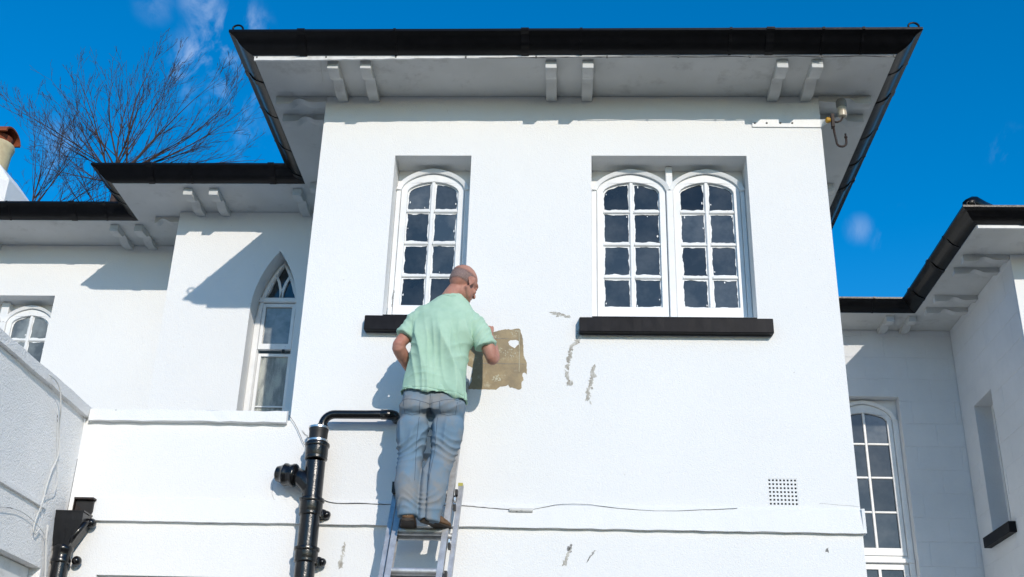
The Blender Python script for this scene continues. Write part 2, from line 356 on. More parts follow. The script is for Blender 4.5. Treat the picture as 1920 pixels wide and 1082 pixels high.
# ---------------------------------------------------------------- soffits and gutters
PATH = [(-9, 1.975), (-3.91, 1.975), (-3.91, 1.30), (-2.235, 1.30), (-2.235, -.503), (2.262, -.503), (2.262, 3.925), (3.606, 3.925), (3.606, 1.98), (9, 1.98)]
def offs(path, d):
    res = []
    for i, p in enumerate(path):
        p = Vector(p)
        ns = []
        if i > 0: t = (p-Vector(path[i-1])).normalized(); ns.append(Vector((t.y, -t.x)))
        if i < len(path)-1: t = (Vector(path[i+1])-p).normalized(); ns.append(Vector((t.y, -t.x)))
        if len(ns) == 1: q = p+ns[0]*d
        else:
            s = ns[0]+ns[1]; q = p+s*(d/ (1+ns[0].dot(ns[1])))
        res.append(q)
    return res
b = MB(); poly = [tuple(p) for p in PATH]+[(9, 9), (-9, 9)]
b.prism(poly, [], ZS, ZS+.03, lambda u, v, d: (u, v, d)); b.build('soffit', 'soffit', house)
# access panel
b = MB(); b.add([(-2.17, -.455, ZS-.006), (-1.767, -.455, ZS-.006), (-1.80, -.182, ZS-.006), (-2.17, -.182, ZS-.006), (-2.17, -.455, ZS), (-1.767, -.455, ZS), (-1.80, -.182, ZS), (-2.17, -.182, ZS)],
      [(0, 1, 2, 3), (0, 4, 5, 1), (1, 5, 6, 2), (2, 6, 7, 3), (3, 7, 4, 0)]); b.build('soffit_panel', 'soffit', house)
GP = [(.003, .003), (.028, .010), (.050, .020), (.072, .034), (.088, .048), (.100, .068), (.120, .086), (.148, .097), (.152, .100), (.152, .118), (.146, .118), (.146, .105), (.115, .096), (.095, .074), (.07, .044), (.03, .016), (.003, .008)]
def sweep(i, prof, a=None, b_=None):
    """profile swept along segment i of PATH with mitred ends"""
    rs = []
    mb = MB()
    P0 = [offs(PATH, d)[i] for d, z in prof]; P1 = [offs(PATH, d)[i+1] for d, z in prof]
    L_ = (Vector(PATH[i+1])-Vector(PATH[i])).length; n = max(1, int(L_/.25))
    for k in range(n+1):
        f = k/n; wob = .0015*noise.noise(Vector((i*7.3, k*.9, 0)))
        rs.append([(p.x+(q.x-p.x)*f, p.y+(q.y-p.y)*f, ZS+z+wob) for p, q, (d, z) in zip(P0, P1, prof)])
    return mb.rings(rs)
for i in range(len(PATH)-1):
    gt = sweep(i, GP).build('gutter', 'black', house, smooth='auto')
    p, q = Vector(PATH[i]), Vector(PATH[i+1]); t = (q-p).normalized(); nrm = Vector((t.y, -t.x)); L_ = (q-p).length
    # fascia board behind
    sweep(i, [(-.012, .031), (.002, .031), (.002, .125), (-.012, .125)]).build('fascia', 'black', house)
    def cross(s, wd, grow, nm, m='black', par=gt):
        mb = MB(); c = p+t*s; rs = []
        for e in (-wd/2, wd/2):
            cc = c+t*e
            ring = []
            for (d, z) in GP[:10]:
                k = (d-.07); dd = d+grow*(1 if d > .05 else 0); zz = z-grow*(1 if d < .11 else -.4)
                ring.append((cc.x+nrm.x*dd, cc.y+nrm.y*dd, ZS+zz))
            ring += [(cc.x+nrm.x*.1, cc.y+nrm.y*.1, ZS+.10), (cc.x+nrm.x*.004, cc.y+nrm.y*.004, ZS+.0)]
            rs.append(ring)
        mb.rings(rs).build(nm, m, par)
    # joints and brackets
    spots = {4: [(.36, 'j'), (1.02, 'b'), (1.93, 'j'), (2.32, 'b'), (3.35, 'b'), (3.62, 'j'), (3.98, 'b'), (4.25, 'b')],
             3: [(.1, 'j'), (.52, 'b'), (1.0, 'b'), (1.45, 'j')], 5: [(.25, 'b'), (.62, 'j'), (1.1, 'b'), (1.5, 'b'), (1.9, 'j'), (2.9, 'b')], 7: [(.35, 'j'), (1.0, 'j'), (1.5, 'b')],
             2: [(.35, 'j'), (.7, 'b'), (1.4, 'j')], 8: [(.42, 'j'), (1.0, 'b')], 6: [(.4, 'b'), (.9, 'b')], 0: [(2.5, 'b'), (3.9, 'b'), (4.5, 'j'), (4.8, 'b')], 1: [(.3, 'b'), (.45, 'j')]}
    for s, k in spots.get(i, []):
        if k == 'j': cross(s, .055, .007, 'gutter_joint')
        else: cross(s, .018, .005, 'gutter_bracket')
# white bed strip, tapering away to the right on the main front
b = MB(); rs = []
for k in range(41):
    x = -2.228+2.6*k/40; dz = .030*(1-k/40)+.004+rnd.uniform(-.0025, .0025)
    y0 = -.5025
    rs.append([(x, y0, ZS), (x, y0, ZS-dz), (x, y0+.018, ZS-dz+.003), (x, y0+.018, ZS)])
b.rings(rs).build('bed_strip', 'wood_old', house)
b = MB(); b.box(3.612, 6, 1.9805, 2.0, ZS-.028, ZS-.0); b.build('bed_strip', 'wood_old', house)
# roof faces
def roofsweep(d1, z1):
    a, c = offs(PATH, -.01), offs(PATH, -d1)
    for i in range(len(PATH)-1):
        mb = MB(); mb.add([(a[i].x, a[i].y, ZS+.125), (a[i+1].x, a[i+1].y, ZS+.125), (c[i+1].x, c[i+1].y, ZS+z1), (c[i].x, c[i].y, ZS+z1),
                           (a[i].x, a[i].y, ZS+.10), (a[i+1].x, a[i+1].y, ZS+.10)], [(0, 1, 2, 3), (4, 5, 1, 0)])
        mb.build('roof', 'slate', house)
roofsweep(1.3, .66)
b = MB(); q = offs(PATH, -1.3); b.prism([tuple(p) for p in q]+[(9, 9), (-9, 9)], [], ZS+.655, ZS+.69, lambda u, v, d: (u, v, d)); b.build('roof', 'slate', house)
# hip irons, lead hip roll on the right wing
def iron(x, y, s, par=house):
    pts = []
    for k in range(14):
        a = R(-20+k*22); rr = .040*(1-.045*k)
        pts.append((x+s*(.055-.045*math.cos(a)*(1-.04*k))-s*.05, y, ZS+.165+rr*math.sin(a)))
    MB().tube([(x+s*.02, y+.02, ZS+.11)]+pts, [.008]*5+[.007]*10, 6).build('hip_iron', 'black', par, smooth=True)
iron(-2.345, -.60, -1); iron(2.37, -.60, -1); iron(3.55, 1.90, -1)
b = MB(); b.tube([(3.53, 1.92, ZS+.17), (3.62, 2.0, ZS+.235), (3.75, 2.14, ZS+.27), (3.95, 2.34, ZS+.33), (4.3, 2.7, ZS+.45)], [.05, .062, .055, .045, .045], 8); b.build('hip_roll', 'black', house, smooth=True)

# ---------------------------------------------------------------- brackets under the eaves
def bracket(x, y, ang, L_, mm='soffit', wd=.078):
    prof = [(0, .001), (0, -.046), (.06, -.054), (.12, -.058), (.165, -.050), (.20, -.032), (.235, -.022), (.265, -.026), (.285, -.044), (.300, -.066), (.325, -.078), (.36, -.082), (L_-.004, -.082), (L_, -.078), (L_, .001)]
    sc_ = L_/.45; prof = [(d*sc_ if d < .362 else d, z*(.82 if d > .28 else .97)) for d, z in prof]
    mb = MB(); ca, sa = math.cos(ang), math.sin(ang)
    def mp(u, v, d): return (x+ca*d - sa*u*1.0, y+sa*d+ca*u, ZS+v)
    # u = distance out from the wall along direction (-sin, cos), d across
    mb.prism(prof, [], -wd/2, wd/2, mp)
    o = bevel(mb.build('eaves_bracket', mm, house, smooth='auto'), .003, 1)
    return o
for xx in (-1.675, -1.44, -.124, .136, 1.49, 1.73): bracket(xx, 0, math.pi, .45)
for yy in (.03, .27, 1.30): bracket(-1.805, yy, math.pi/2, .38); bracket(1.827, yy, -math.pi/2, .38)
for xx in (-3.27, -3.045, -2.32): bracket(xx, 1.80, math.pi, .43)
bracket(-3.47, 1.93, math.pi/2, .34)
for xx in (-5.45, -4.16, -3.93): bracket(xx, 2.475, math.pi, .43)
for xx in (3.36, 3.59): bracket(xx, 4.37, math.pi, .39)
for yy in (2.60, 2.87, 3.50, 3.80): bracket(XW, yy, math.pi/2, .42)

# ---------------------------------------------------------------- windows
def arch(xl, xr, zs, za, n=14):
    """right spring -> apex -> left spring"""
    xc, wd = (xl+xr)/2, (xr-xl)/2; out_ = []
    for i in range(2*n+1):
        u = 1-i/n; a = abs(u)
        z = zs+(za-zs)*(.80*(max(0, 1-a**2.3))**.62+.20*(1-a))
        out_.append((xc+u*wd, z))
    return out_
def archz(xl, xr, zs, za, x):
    a = min(1, abs((x-(xl+xr)/2)/((xr-xl)/2)))
    return zs+(za-zs)*(.80*(max(0, 1-a**2.3))**.62+.20*(1-a))
def resample(poly, step=.012):
    res = []
    for i, p in enumerate(poly):
        q = poly[(i+1) % len(poly)]; L_ = math.dist(p, q); n = max(1, int(L_/step))
        for k in range(n): res.append((p[0]+(q[0]-p[0])*k/n, p[1]+(q[1]-p[1])*k/n))
    return res
def smear(mb, poly, y, seed, lo=.004, hi=.020):
    """ragged paint edge overlapping the glass"""
    pts = resample(poly); n = len(pts); cx = sum(p[0] for p in pts)/n; cz = sum(p[1] for p in pts)/n
    inner = []
    for i, p in enumerate(pts):
        a, c = pts[(i-1) % n], pts[(i+1) % n]; tx, tz = c[0]-a[0], c[1]-a[1]; l = math.hypot(tx, tz) or 1
        nx, nz = -tz/l, tx/l
        if nx*(cx-p[0])+nz*(cz-p[1]) < 0: nx, nz = -nx, -nz
        v = noise.noise(Vector((p[0]*18, p[1]*18, seed)))*.5+.5; v2 = abs(noise.noise(Vector((p[0]*75, p[1]*75, seed+9))))
        d = lo+(hi-lo)*max(0, v-.25)*1.1+v2*.0055
        # corners get a fillet
        inner.append((p[0]+nx*d, p[1]+nz*d))
    vs = [(p[0], y, p[1]) for p in pts]+[(p[0], y, p[1]) for p in inner]
    mb.add(vs, [(i, (i+1) % n, n+(i+1) % n, n+i) for i in range(n)])
    # stray dabs
    for k in range(rnd.choice([0, 1, 1, 2])):
        e = rnd.choice(inner); s = rnd.uniform(.002, .005); x = e[0]+(cx-e[0])*.12; z = e[1]+(cz-e[1])*.12
        q = [(x+s*(1+rnd.random())*math.cos(a)*.7, y, z+s*(1+rnd.random())*math.sin(a)*1.5) for a in [j*math.pi/3 for j in range(6)]]
        mb.add(q, [tuple(range(6))])
def sash(win, xl, xr, zb, zs, za, rows, y, glass, stile=.045, bottom=.083, bar=.028, smears=True, seed=0, topgap=.062):
    """arched two-column sash with bars; rows = bar centre heights"""
    outer = [(xl, zb), (xr, zb)]+arch(xl, xr, zs, za)
    gl, gr, gb = xl+stile, xr-stile, zb+bottom
    gzs, gza = zs-.012, za-topgap
    inner = [(gl, gb), (gr, gb)]+arch(gl, gr, gzs, gza)
    bevel(MB().prism(outer, [inner], y, y+.045, XZ(0)).build('sash', 'wood', win), .003, 1)
    xc = (xl+xr)/2
    t = MB(); t.box(xc-bar/2, xc+bar/2, y+.006, y+.036, gb-.002, gza+.004); bevel(t.build('glazing_bar', 'wood', win), .006, 1)
    for z in rows:
        for a, c in ((gl-.002, xc-bar/2-.0005), (xc+bar/2+.0005, gr+.002)):
            t = MB(); t.box(a, c, y+.008, y+.034, z-bar*.42, z+bar*.42); bevel(t.build('glazing_bar', 'wood', win), .006, 1)
    edges = [gb]+[z for z in sorted(rows)]+[None]
    sm = MB()
    for r_ in range(len(edges)-1):
        z0 = edges[r_]+(0 if r_ == 0 else bar*.42)
        for a, c in ((gl, xc-bar/2), (xc+bar/2, gr)):
            if edges[r_+1] is not None:
                poly = rect(a, c, z0, edges[r_+1]-bar*.42)
            else:
                poly = [(a, z0), (c, z0)]; n = 12
                for k in range(n+1):
                    x = c+(a-c)*k/n; poly.append((x, archz(gl, gr, gzs, gza, x)-.001))
            g_ = MB(); g_.prism(poly, [], y+.026+rnd.uniform(-.001, .001), y+.029, XZ(0)); go = g_.build('pane', glass, win)
            go.rotation_euler = (0, 0, 0)
            if smears: smear(sm, poly, y+.0225, seed+r_*3+a*7)
    if smears: sm.build('paint_edge', 'wood', win, fix=False)
def hood(win, xl, xr, zs, za, ztop, y, band=.034, m='wood'):
    """arched head moulding in front of a spandrel board"""
    o_ = arch(xl-band, xr+band, zs-.008, za+band*.9); i_ = arch(xl-.002, xr+.002, zs-.008, za+.004)
    pl = o_+list(reversed(i_))
    mb = MB(); n = len(o_)
    for (d0, d1) in ((y-.048, y+.04),):
        rs = []
        for k in range(n): rs.append([(o_[k][0], d0, o_[k][1]), (i_[k][0], d0+.012, i_[k][1]), (i_[k][0], d1, i_[k][1]), (o_[k][0], d1, o_[k][1])])
        mb.rings(rs)
    mb.build('arch_moulding', m, win, smooth='auto')
ROWS = [5.595, 5.333, 5.075]
def house_window(O, sashes, y0, glass, label, sillx, seed, zoff=0, zfoot=4.757, rows=ROWS, mull=None):
    x0, x1, z0, z1 = O; yf = y0+.185
    # frame: board with arched openings (spandrels), jambs
    holes = [[(a, zfoot-.002), (c, zfoot-.002)]+arch(a, c, 5.765+zoff, 5.899+zoff) for a, c in sashes]
    f = MB(); f.prism(rect(x0+.001, x1-.001, z0+.001, z1-.001), holes, yf+.034, yf+.08, XZ(0))
    win = f.build('window', 'wood', house); win['label'] = label
    for k, (a, c) in enumerate(sashes):
        sash(win, a, c, zfoot, 5.765+zoff, 5.897+zoff, rows, yf-.018, glass, seed=seed+k*31)
        hood(win, a, c, 5.765+zoff, 5.897+zoff, z1, yf-.002)
        # side posts
    xs = [(x0+.002, sashes[0][0]-.003)]+[(sashes[k][1]+.003, sashes[k+1][0]-.003) for k in range(len(sashes)-1)]+[(sashes[-1][1]+.003, x1-.002)]
    for k, (a, c) in enumerate(xs):
        mid = 0 < k < len(xs)-1
        t = MB(); t.box(a, c, yf-.028-(.012 if mid else 0), yf+.0335, z0+.001, (z1-.003) if mid else 5.78+zoff); bevel(t.build('post', 'wood', win), .005, 1)
    t = MB(); t.box(x0+.002, x1-.002, yf-.022, yf+.0335, z0+.0005, zfoot-.004); bevel(t.build('frame_foot', 'wood', win), .004, 1)
    if sillx:
        a, c = sillx; t = MB(); rs = []; n = int((c-a)/.05)
        for k in range(n+1):
            x = a+(c-a)*k/n; j = lambda: rnd.uniform(-.0009, .0009)
            rs.append([(x, -.070+y0+j(), z0-.038+j()), (x, -.072+y0+j(), z0-.142+j()), (x, y0-.0005, z0-.138), (x, y0-.0005, z0-.012)])
        s_ = t.rings(rs).build('sill', 'sill', win); bevel(s_, .004, 1)
        t = MB(); t.box(x0+.002, x1-.002, y0-.0003, yf-.0225, z0-.04, z0-.0005+.0); t.build('sill_board', 'sill', win)
    return win
house_window(W1, [(-1.215, -.752)], 0, 'glass_dark', 'single arched white window above the man with smeared dark panes', (-1.36, -.625), 3)
house_window(W2, [(.212, .707), (.762, 1.240)], 0, 'glass_dark', 'wide double arched white window on the right with smeared dark panes', (.084, 1.366), 50)
house_window(LW, [(-5.80, -5.36), (-5.28, -4.835)], 2.475, 'glass_grey', 'double arched window at the far left behind the coping', None, 90, zoff=-.03, rows=[5.56, 5.31, 5.06])

# pointed window in the left recess
yg = 2.0
op = [(gx0+.001, 4.251), (gx1-.001, 4.251)]+gothic(gx0+.001, gx1-.001, gsp, gap-.002)
lightz = 5.712
top_hole = [(-2.655, lightz), (-2.385, lightz)]+[p for p in gothic(-2.660, -2.380, 5.50, 6.025) if p[1] > lightz+.01]
gw = MB().prism(op, [top_hole, rect(-2.665, -2.375, 4.30, 5.655)], yg, yg+.06, XZ(0)).build('window', 'wood', house); gw['label'] = 'tall pointed sash window with tracery in the left recess'
# raised inner band following the arch
a_, c_ = gothic(-2.70, -2.34, 5.50, 6.055, 10), gothic(-2.672, -2.368, 5.50, 6.03, 10)
mb = MB(); mb.rings([[(p[0], yg-.02, p[1]), (q[0], yg-.015, q[1]), (q[0], yg+.001, q[1]), (p[0], yg+.001, p[1])] for p, q in zip(a_, c_)]); mb.build('arch_moulding', 'wood', gw, smooth='auto')
for (a, c) in ((-2.718, -2.668), (-2.372, -2.322)):
    t = MB(); t.box(a, c, yg-.022, yg-.0005, 4.252, 5.52); bevel(t.build('post', 'wood', gw), .004, 1)
t = MB(); t.box(-2.70, -2.34, yg-.035, yg+.055, 5.66, 5.705); bevel(t.build('transom', 'wood', gw), .006, 1)
g_ = MB(); g_.prism(top_hole, [], yg+.03, yg+.034, XZ(0)); g_.build('pane', 'glass_dark', gw)
def curvebar(pts, wd=.022):
    rs = []
    for i, p in enumerate(pts):
        a, c = pts[max(i-1, 0)], pts[min(i+1, len(pts)-1)]; tx, tz = c[0]-a[0], c[1]-a[1]; l = math.hypot(tx, tz); nx, nz = -tz/l*wd/2, tx/l*wd/2
        rs.append([(p[0]+nx, yg+.004, p[1]+nz), (p[0]-nx, yg+.004, p[1]-nz), (p[0]-nx, yg+.045, p[1]-nz), (p[0]+nx, yg+.045, p[1]+nz)])
    MB().rings(rs).build('glazing_bar', 'wood', gw)
curvebar([(-2.522, 5.71), (-2.530, 5.79), (-2.552, 5.87), (-2.588, 5.945)]); curvebar([(-2.518, 5.71), (-2.510, 5.79), (-2.488, 5.87), (-2.452, 5.945)])
def box_sash(x0, x1, z0, z1, y, glass, par, bars=(), st=.045, rb=.05):
    MB().prism(rect(x0, x1, z0, z1), [rect(x0+st, x1-st, z0+rb, z1-st)], y, y+.04, XZ(0)).build('sash', 'wood', par)
    MB().prism(rect(x0+st, x1-st, z0+rb, z1-st), [], y+.02, y+.024, XZ(0)).build('pane', glass, par)
    for z in bars:
        t = MB(); t.box(x0+st, x1-st, y+.004, y+.016, z-.006, z+.006); t.build('glazing_bar', 'wood', par)
box_sash(-2.664, -2.376, 5.225, 5.652, yg-.012, 'glass_grey', gw, st=.028, rb=.05)
box_sash(-2.664, -2.376, 4.302, 5.200, yg+.032, 'glass_frost', gw, bars=(4.72,), st=.025, rb=.05)
t = MB(); t.box(-2.45, -2.43, yg-.016, yg+.01, 5.20, 5.223); t.build('latch', 'plastic', gw)

# right recess window (arched upper casements above a transom)
yr = 4.375+.13
holes = [[(2.83, 4.08), (3.40, 4.08)]+arch(2.83, 3.40, 5.50, 5.663), rect(2.83, 3.40, 2.95, 4.0)]
rw = MB().prism(rect(RO[0]+.001, RO[1]-.001, RO[2]+.001, RO[3]-.001), holes, yr, yr+.05, XZ(0)).build('window', 'wood', house); rw['label'] = 'tall arched window half hidden behind the right corner of the middle block'
sash(rw, 2.832, 3.398, 4.082, 5.50, 5.661, [5.235, 4.878, 4.520], yr-.015, 'glass_dark', stile=.050, bottom=.075, bar=.026, smears=False, topgap=.09)
hood(rw, 2.83, 3.40, 5.50, 5.663, RO[3], yr-.002, band=.04)
t = MB(); t.box(2.765, 3.46, yr-.045, yr-.0005, 4.005, 4.05); bevel(t.build('transom', 'wood', rw), .006, 1)
sash2 = MB().prism(rect(2.832, 3.398, 2.952, 3.998), [rect(2.882, 3.102, 3.0, 3.945), rect(3.128, 3.348, 3.0, 3.945)], yr-.01, yr+.035, XZ(0)).build('sash', 'wood', rw)
for a, c in ((2.88, 3.104), (3.126, 3.35)):
    MB().prism(rect(a, c, 2.99, 3.95), [], yr+.012, yr+.016, XZ(0)).build('pane', 'glass_dark', rw)
for z in (3.66, 3.33):
    for a, c in ((2.882, 3.102), (3.128, 3.348)):
        t = MB(); t.box(a, c, yr-.002, yr+.011, z-.011, z+.011); t.build('glazing_bar', 'wood', rw)
for a, c in ((2.762, 2.825), (3.405, 3.463)):
    t = MB(); t.box(a, c, yr-.03, yr-.0005, 2.902, 5.5); bevel(t.build('post', 'wood', rw), .005, 1)

# side window in the wing wall, with black sill
ww = MB(); mp = lambda u, v, d: (XW+.17+d, u, v)
fr = ww.prism(rect(SO[0]+.001, SO[1]-.001, SO[2]+.001, SO[3]-.001), [rect(SO[0]+.05, SO[1]-.05, SO[2]+.06, SO[3]-.05)], 0, .05, mp).build('window', 'wood', house); fr['label'] = 'narrow window seen edge on in the shaded side wall of the right wing'
ww = MB(); ww.prism(rect(SO[0]+.05, SO[1]-.05, SO[2]+.06, SO[3]-.05), [], .02, .024, mp).build('pane', 'glass_dark', fr)
t = MB(); t.box(XW-.065, XW+.169, 3.405, 4.10, 4.085, 4.185)
bevel(t.build('sill', 'sill', fr), .004, 1)
# lower front windows, only their heads show
for (x0, x1, z0, z1) in ((-2.909, -1.831, 1.601, 2.911), (.201, 1.249, 1.301, 2.499)):
    lw_ = MB().prism(rect(x0, x1, z0, z1), [rect(x0+.06, (x0+x1)/2-.03, z0+.08, z1-.08), rect((x0+x1)/2+.03, x1-.06, z0+.08, z1-.08)], .18, .23, XZ(0)).build('window', 'wood', house)
    MB().prism(rect(x0+.05, x1-.05, z0+.05, z1-.05), [], .20, .204, XZ(0)).build('pane', 'glass_dark', lw_)

# air vent with real holes
holes = []
for i in range(8):
    for j in range(7):
        cx, cz, r_ = vx0+.012+i*(vx1-vx0-.024)/7, vz0+.012+j*(vz1-vz0-.024)/6, .0088
        holes.append([(cx+r_*math.cos(R(45+90*k)), cz+r_*math.sin(R(45+90*k))) for k in range(4)])
vp = MB().prism(rect(vx0+.0005, vx1-.0005, vz0+.0005, vz1-.0005), holes, .001, .012, XZ(0)).build('air_vent', WALL, house)
MB().prism(rect(vx0+.0004, vx1-.0004, vz0+.0004, vz1-.0004), [], .05, .06, XZ(0)).build('vent_dark_back', 'plastic', vp)  # black sheet stands in for the shade inside the vent holes

# ---------------------------------------------------------------- bare patch, scrapes
def Z5(pts): return [(860+x/7.73, 600+y/7.73) for x, y in pts]
def onwall(x, y, Y=0):
    d = rt*((x-960)/F_PX)-up*((y-541)/F_PX)+fw
    p = CAM+d*((Y-CAM.y)/d.y); return (p.x, p.z)
def rough(poly, step, amp, seed):
    res = []
    for p in resample(poly, step):
        v = noise.noise_vector(Vector((p[0]*60, p[1]*60, seed))); v2 = noise.noise_vector(Vector((p[0]*190, p[1]*190, seed)))
        res.append((p[0]+v.x*amp+v2.x*amp*.5, p[1]+v.y*amp+v2.y*amp*.5))
    return res
patch = [onwall(*p) for p in Z5([(150, 400), (120, 600), (130, 660), (200, 690), (205, 760), (180, 800), (190, 850), (185, 900), (150, 960), (110, 1000), (360, 1005), (540, 1010), (600, 970), (690, 955), (720, 935), (745, 980), (800, 985), (850, 1010), (890, 1005), (915, 980), (910, 900), (945, 870), (920, 800), (930, 770), (960, 765), (990, 790), (985, 690), (985, 620), (960, 570), (940, 520), (935, 400), (930, 270), (890, 130), (850, 125), (780, 140), (680, 135), (580, 155), (470, 190), (300, 240), (180, 330)])]
hole = [onwall(*p) for p in Z5([(720, 320), (750, 292), (840, 288), (882, 318), (880, 350), (840, 380), (810, 410), (780, 392), (735, 365)])]
bp_ = MB().prism(rough(patch, .008, .004, 1), [rough(hole, .008, .002, 2)], -.002, .0005, XZ(0)).build('bare_patch', 'bare', house); bp_['label'] = 'brown bare render patch beside the man where paint was scraped off'
# joint lines of the blockwork in the bare patch
for pts, wd in ((Z5([(500, 268), (720, 276)]), .003), (Z5([(330, 628), (560, 634), (985, 640)]), .003), (Z5([(876, 150), (878, 450), (876, 750)]), .0045)):
    q = [onwall(*p) for p in pts]; q = [(q[k][0]+(q[k+1][0]-q[k][0])*f/10, q[k][1]+(q[k+1][1]-q[k][1])*f/10) for k in range(len(q)-1) for f in range(10)]+[q[-1]]
    MB().tube([(p[0]+rnd.uniform(-.0008, .0008), -.0022, p[1]+rnd.uniform(-.0008, .0008)) for p in q], wd*.5, 4).build('mortar_line', 'scuff' if wd > .004 else 'crack', bp_)
for c, rr, nn in (((550, 845), 62, 1), ((740, 500), 95, 2), ((600, 450), 50, 3), ((820, 190), 60, 4), ((540, 245), 45, 5)):
    for k in range(26 if rr > 60 else 16):
        a = rnd.uniform(0, 6.28); d = rr*rnd.random()**.6; x, y = c[0]+d*math.cos(a), c[1]+d*math.sin(a)*.9
        s = rnd.uniform(3, 11)*(1.2 if nn == 1 else .8); ang = rnd.uniform(0, 3)
        q = [onwall(*Z5([(x+s*math.cos(t)*1.6*math.cos(ang)-s*.7*math.sin(t)*math.sin(ang), y+s*math.cos(t)*1.6*math.sin(ang)+s*.7*math.sin(t)*math.cos(ang))])[0]) for t in [i*math.pi/3 for i in range(6)]]
        if k == 0: sp = MB()
        sp.add([(p[0], -.0024-.00002*k, p[1]) for p in q], [tuple(range(6))])
    sp.build('pale_scuff', 'scuff', bp_, fix=False)
def scrape(pts, wd, seed, m='scrape', y=-.0012):
    """ragged mark of several short strokes following a pixel polyline on the wall"""
    rr = random.Random(seed); P = [onwall(*p) for p in pts]; mb = MB(); n = 0; wd *= 1.7
    for i in range(len(P)-1):
        a, c = P[i], P[i+1]; L_ = math.dist(a, c); tx, tz = (c[0]-a[0])/L_, (c[1]-a[1])/L_
        k = max(2, int(L_/.0055))
        for j in range(k):
            f = (j+rr.random())/k; w_ = wd*(.5+.9*rr.random())*(.55+.8*abs(noise.noise(Vector((f*4+i, seed, 0)))))
            x, z = a[0]+(c[0]-a[0])*f+rr.gauss(0, wd*.18), a[1]+(c[1]-a[1])*f+rr.gauss(0, wd*.18)
            l = rr.uniform(.006, .022); th = rr.gauss(0, .5); ux, uz = tx*math.cos(th)-tz*math.sin(th), tx*math.sin(th)+tz*math.cos(th)
            q = [(x-ux*l, z-uz*l), (x-uz*w_*.35, z+ux*w_*.35), (x+ux*l*.7-uz*w_*.2, z+uz*l*.7+ux*w_*.2), (x+ux*l, z+uz*l), (x+uz*w_*.4, z-ux*w_*.4)]
            mb.add([(p[0], y-.00001*n, p[1]) for p in q], [(0, 1, 2, 3, 4)]); n += 1
    return mb.build('scrape_mark', m, house, fix=False)
scrape([(1086, 618), (1083, 640), (1070, 652), (1066, 672), (1063, 700), (1068, 722)], .020, 1)['label'] = 'long curved scrape below the left end of the double window sill'
scrape([(1114, 686), (1110, 712), (1102, 732), (1103, 753)], .020, 2)
scrape([(1034, 587), (1050, 590), (1068, 594)], .014, 3)
scrape([(646, 1018), (642, 1040), (638, 1065)], .010, 4)
scrape([(638, 1050), (639, 1062)], .016, 41)
scrape([(1070, 1024), (1066, 1036), (1058, 1060)], .012, 5)
scrape([(1069, 1025), (1066, 1033)], .022, 51, 'crack')
scrape([(1116, 1032), (1108, 1042), (1102, 1051)], .006, 6, 'crack')
scrape([(1552, 1029), (1550, 1037)], .014, 7, 'crack')
scrape([(738, 545), (736, 562), (735, 575)], .005, 8, 'crack')
scrape([(566, 808), (588, 832)], .004, 9, 'crack')
# crack under the band of plaster top (thin dirty line)
def crackline(pts, r_, nm='crack', m='crack', y=-.0005, par=house, amp=.0015, step=.02):
    P = [onwall(*p) for p in pts]; q = []
    for i in range(len(P)-1):
        n = max(1, int(math.dist(P[i], P[i+1])/step))
        for k in range(n): f = k/n; q.append((P[i][0]+(P[i+1][0]-P[i][0])*f, P[i][1]+(P[i+1][1]-P[i][1])*f))
    q.append(P[-1])
    return MB().tube([(p[0]+rnd.uniform(-amp, amp), y, p[1]+rnd.uniform(-amp, amp)) for p in q], [r_*rnd.uniform(.3, 1) for _ in q], 4).build(nm, m, par, fix=False)
crackline([(1125, 948), (1150, 950), (1260, 952)], .0013); crackline([(512, 905), (510, 925), (514, 937), (560, 940)], .0012)
crackline([(1536, 944), (1612, 950)], .0012); crackline([(180, 768), (245, 769)], .0012); crackline([(290, 772), (535, 771)], .0010)

# ---------------------------------------------------------------- chimney
ch = MB(); ch.rings([[(-7.4, 4.2, 6.6), (-6.49, 4.2, 6.6), (-6.49, 4.9, 6.6), (-7.4, 4.9, 6.6)], [(-7.4, 4.2, 8.20), (-6.49, 4.2, 8.20), (-6.49, 4.9, 8.20), (-7.4, 4.9, 8.20)],
     [(-7.28, 4.3, 8.44), (-6.72, 4.3, 8.48), (-6.72, 4.8, 8.48), (-7.28, 4.8, 8.44)]])
chimney = ch.build('chimney', 'render_old', house)
MB().lathe((-6.93, 4.52, 8.40), [(.16, 0), (.175, .12), (.19, .36), (.205, .40), (.212, .43), (.205, .46), (.185, .47)], 24).build('chimney_pot', 'potcream', chimney, smooth='auto')
cw = MB()
cw.lathe((-6.93, 4.52, 8.86), [(.16, 0), (.16, .06), (.17, .10)], 24)
n = 20
for s in (-1, 1):
    pass
# half-round cowl: an arched tile open at its ends
rs = []
for k in range(13):
    a = math.pi*k/12; rs.append([(-6.95+s_*.205, 4.52-.20*math.cos(a)*rr_, 8.93+.13*math.sin(a)*rr_+.02) for s_, rr_ in ((-1, 1), (1, 1), (1, .86), (-1, .86))])
cw.rings(rs); cw.build('cowl', 'terracotta', chimney, smooth='auto')

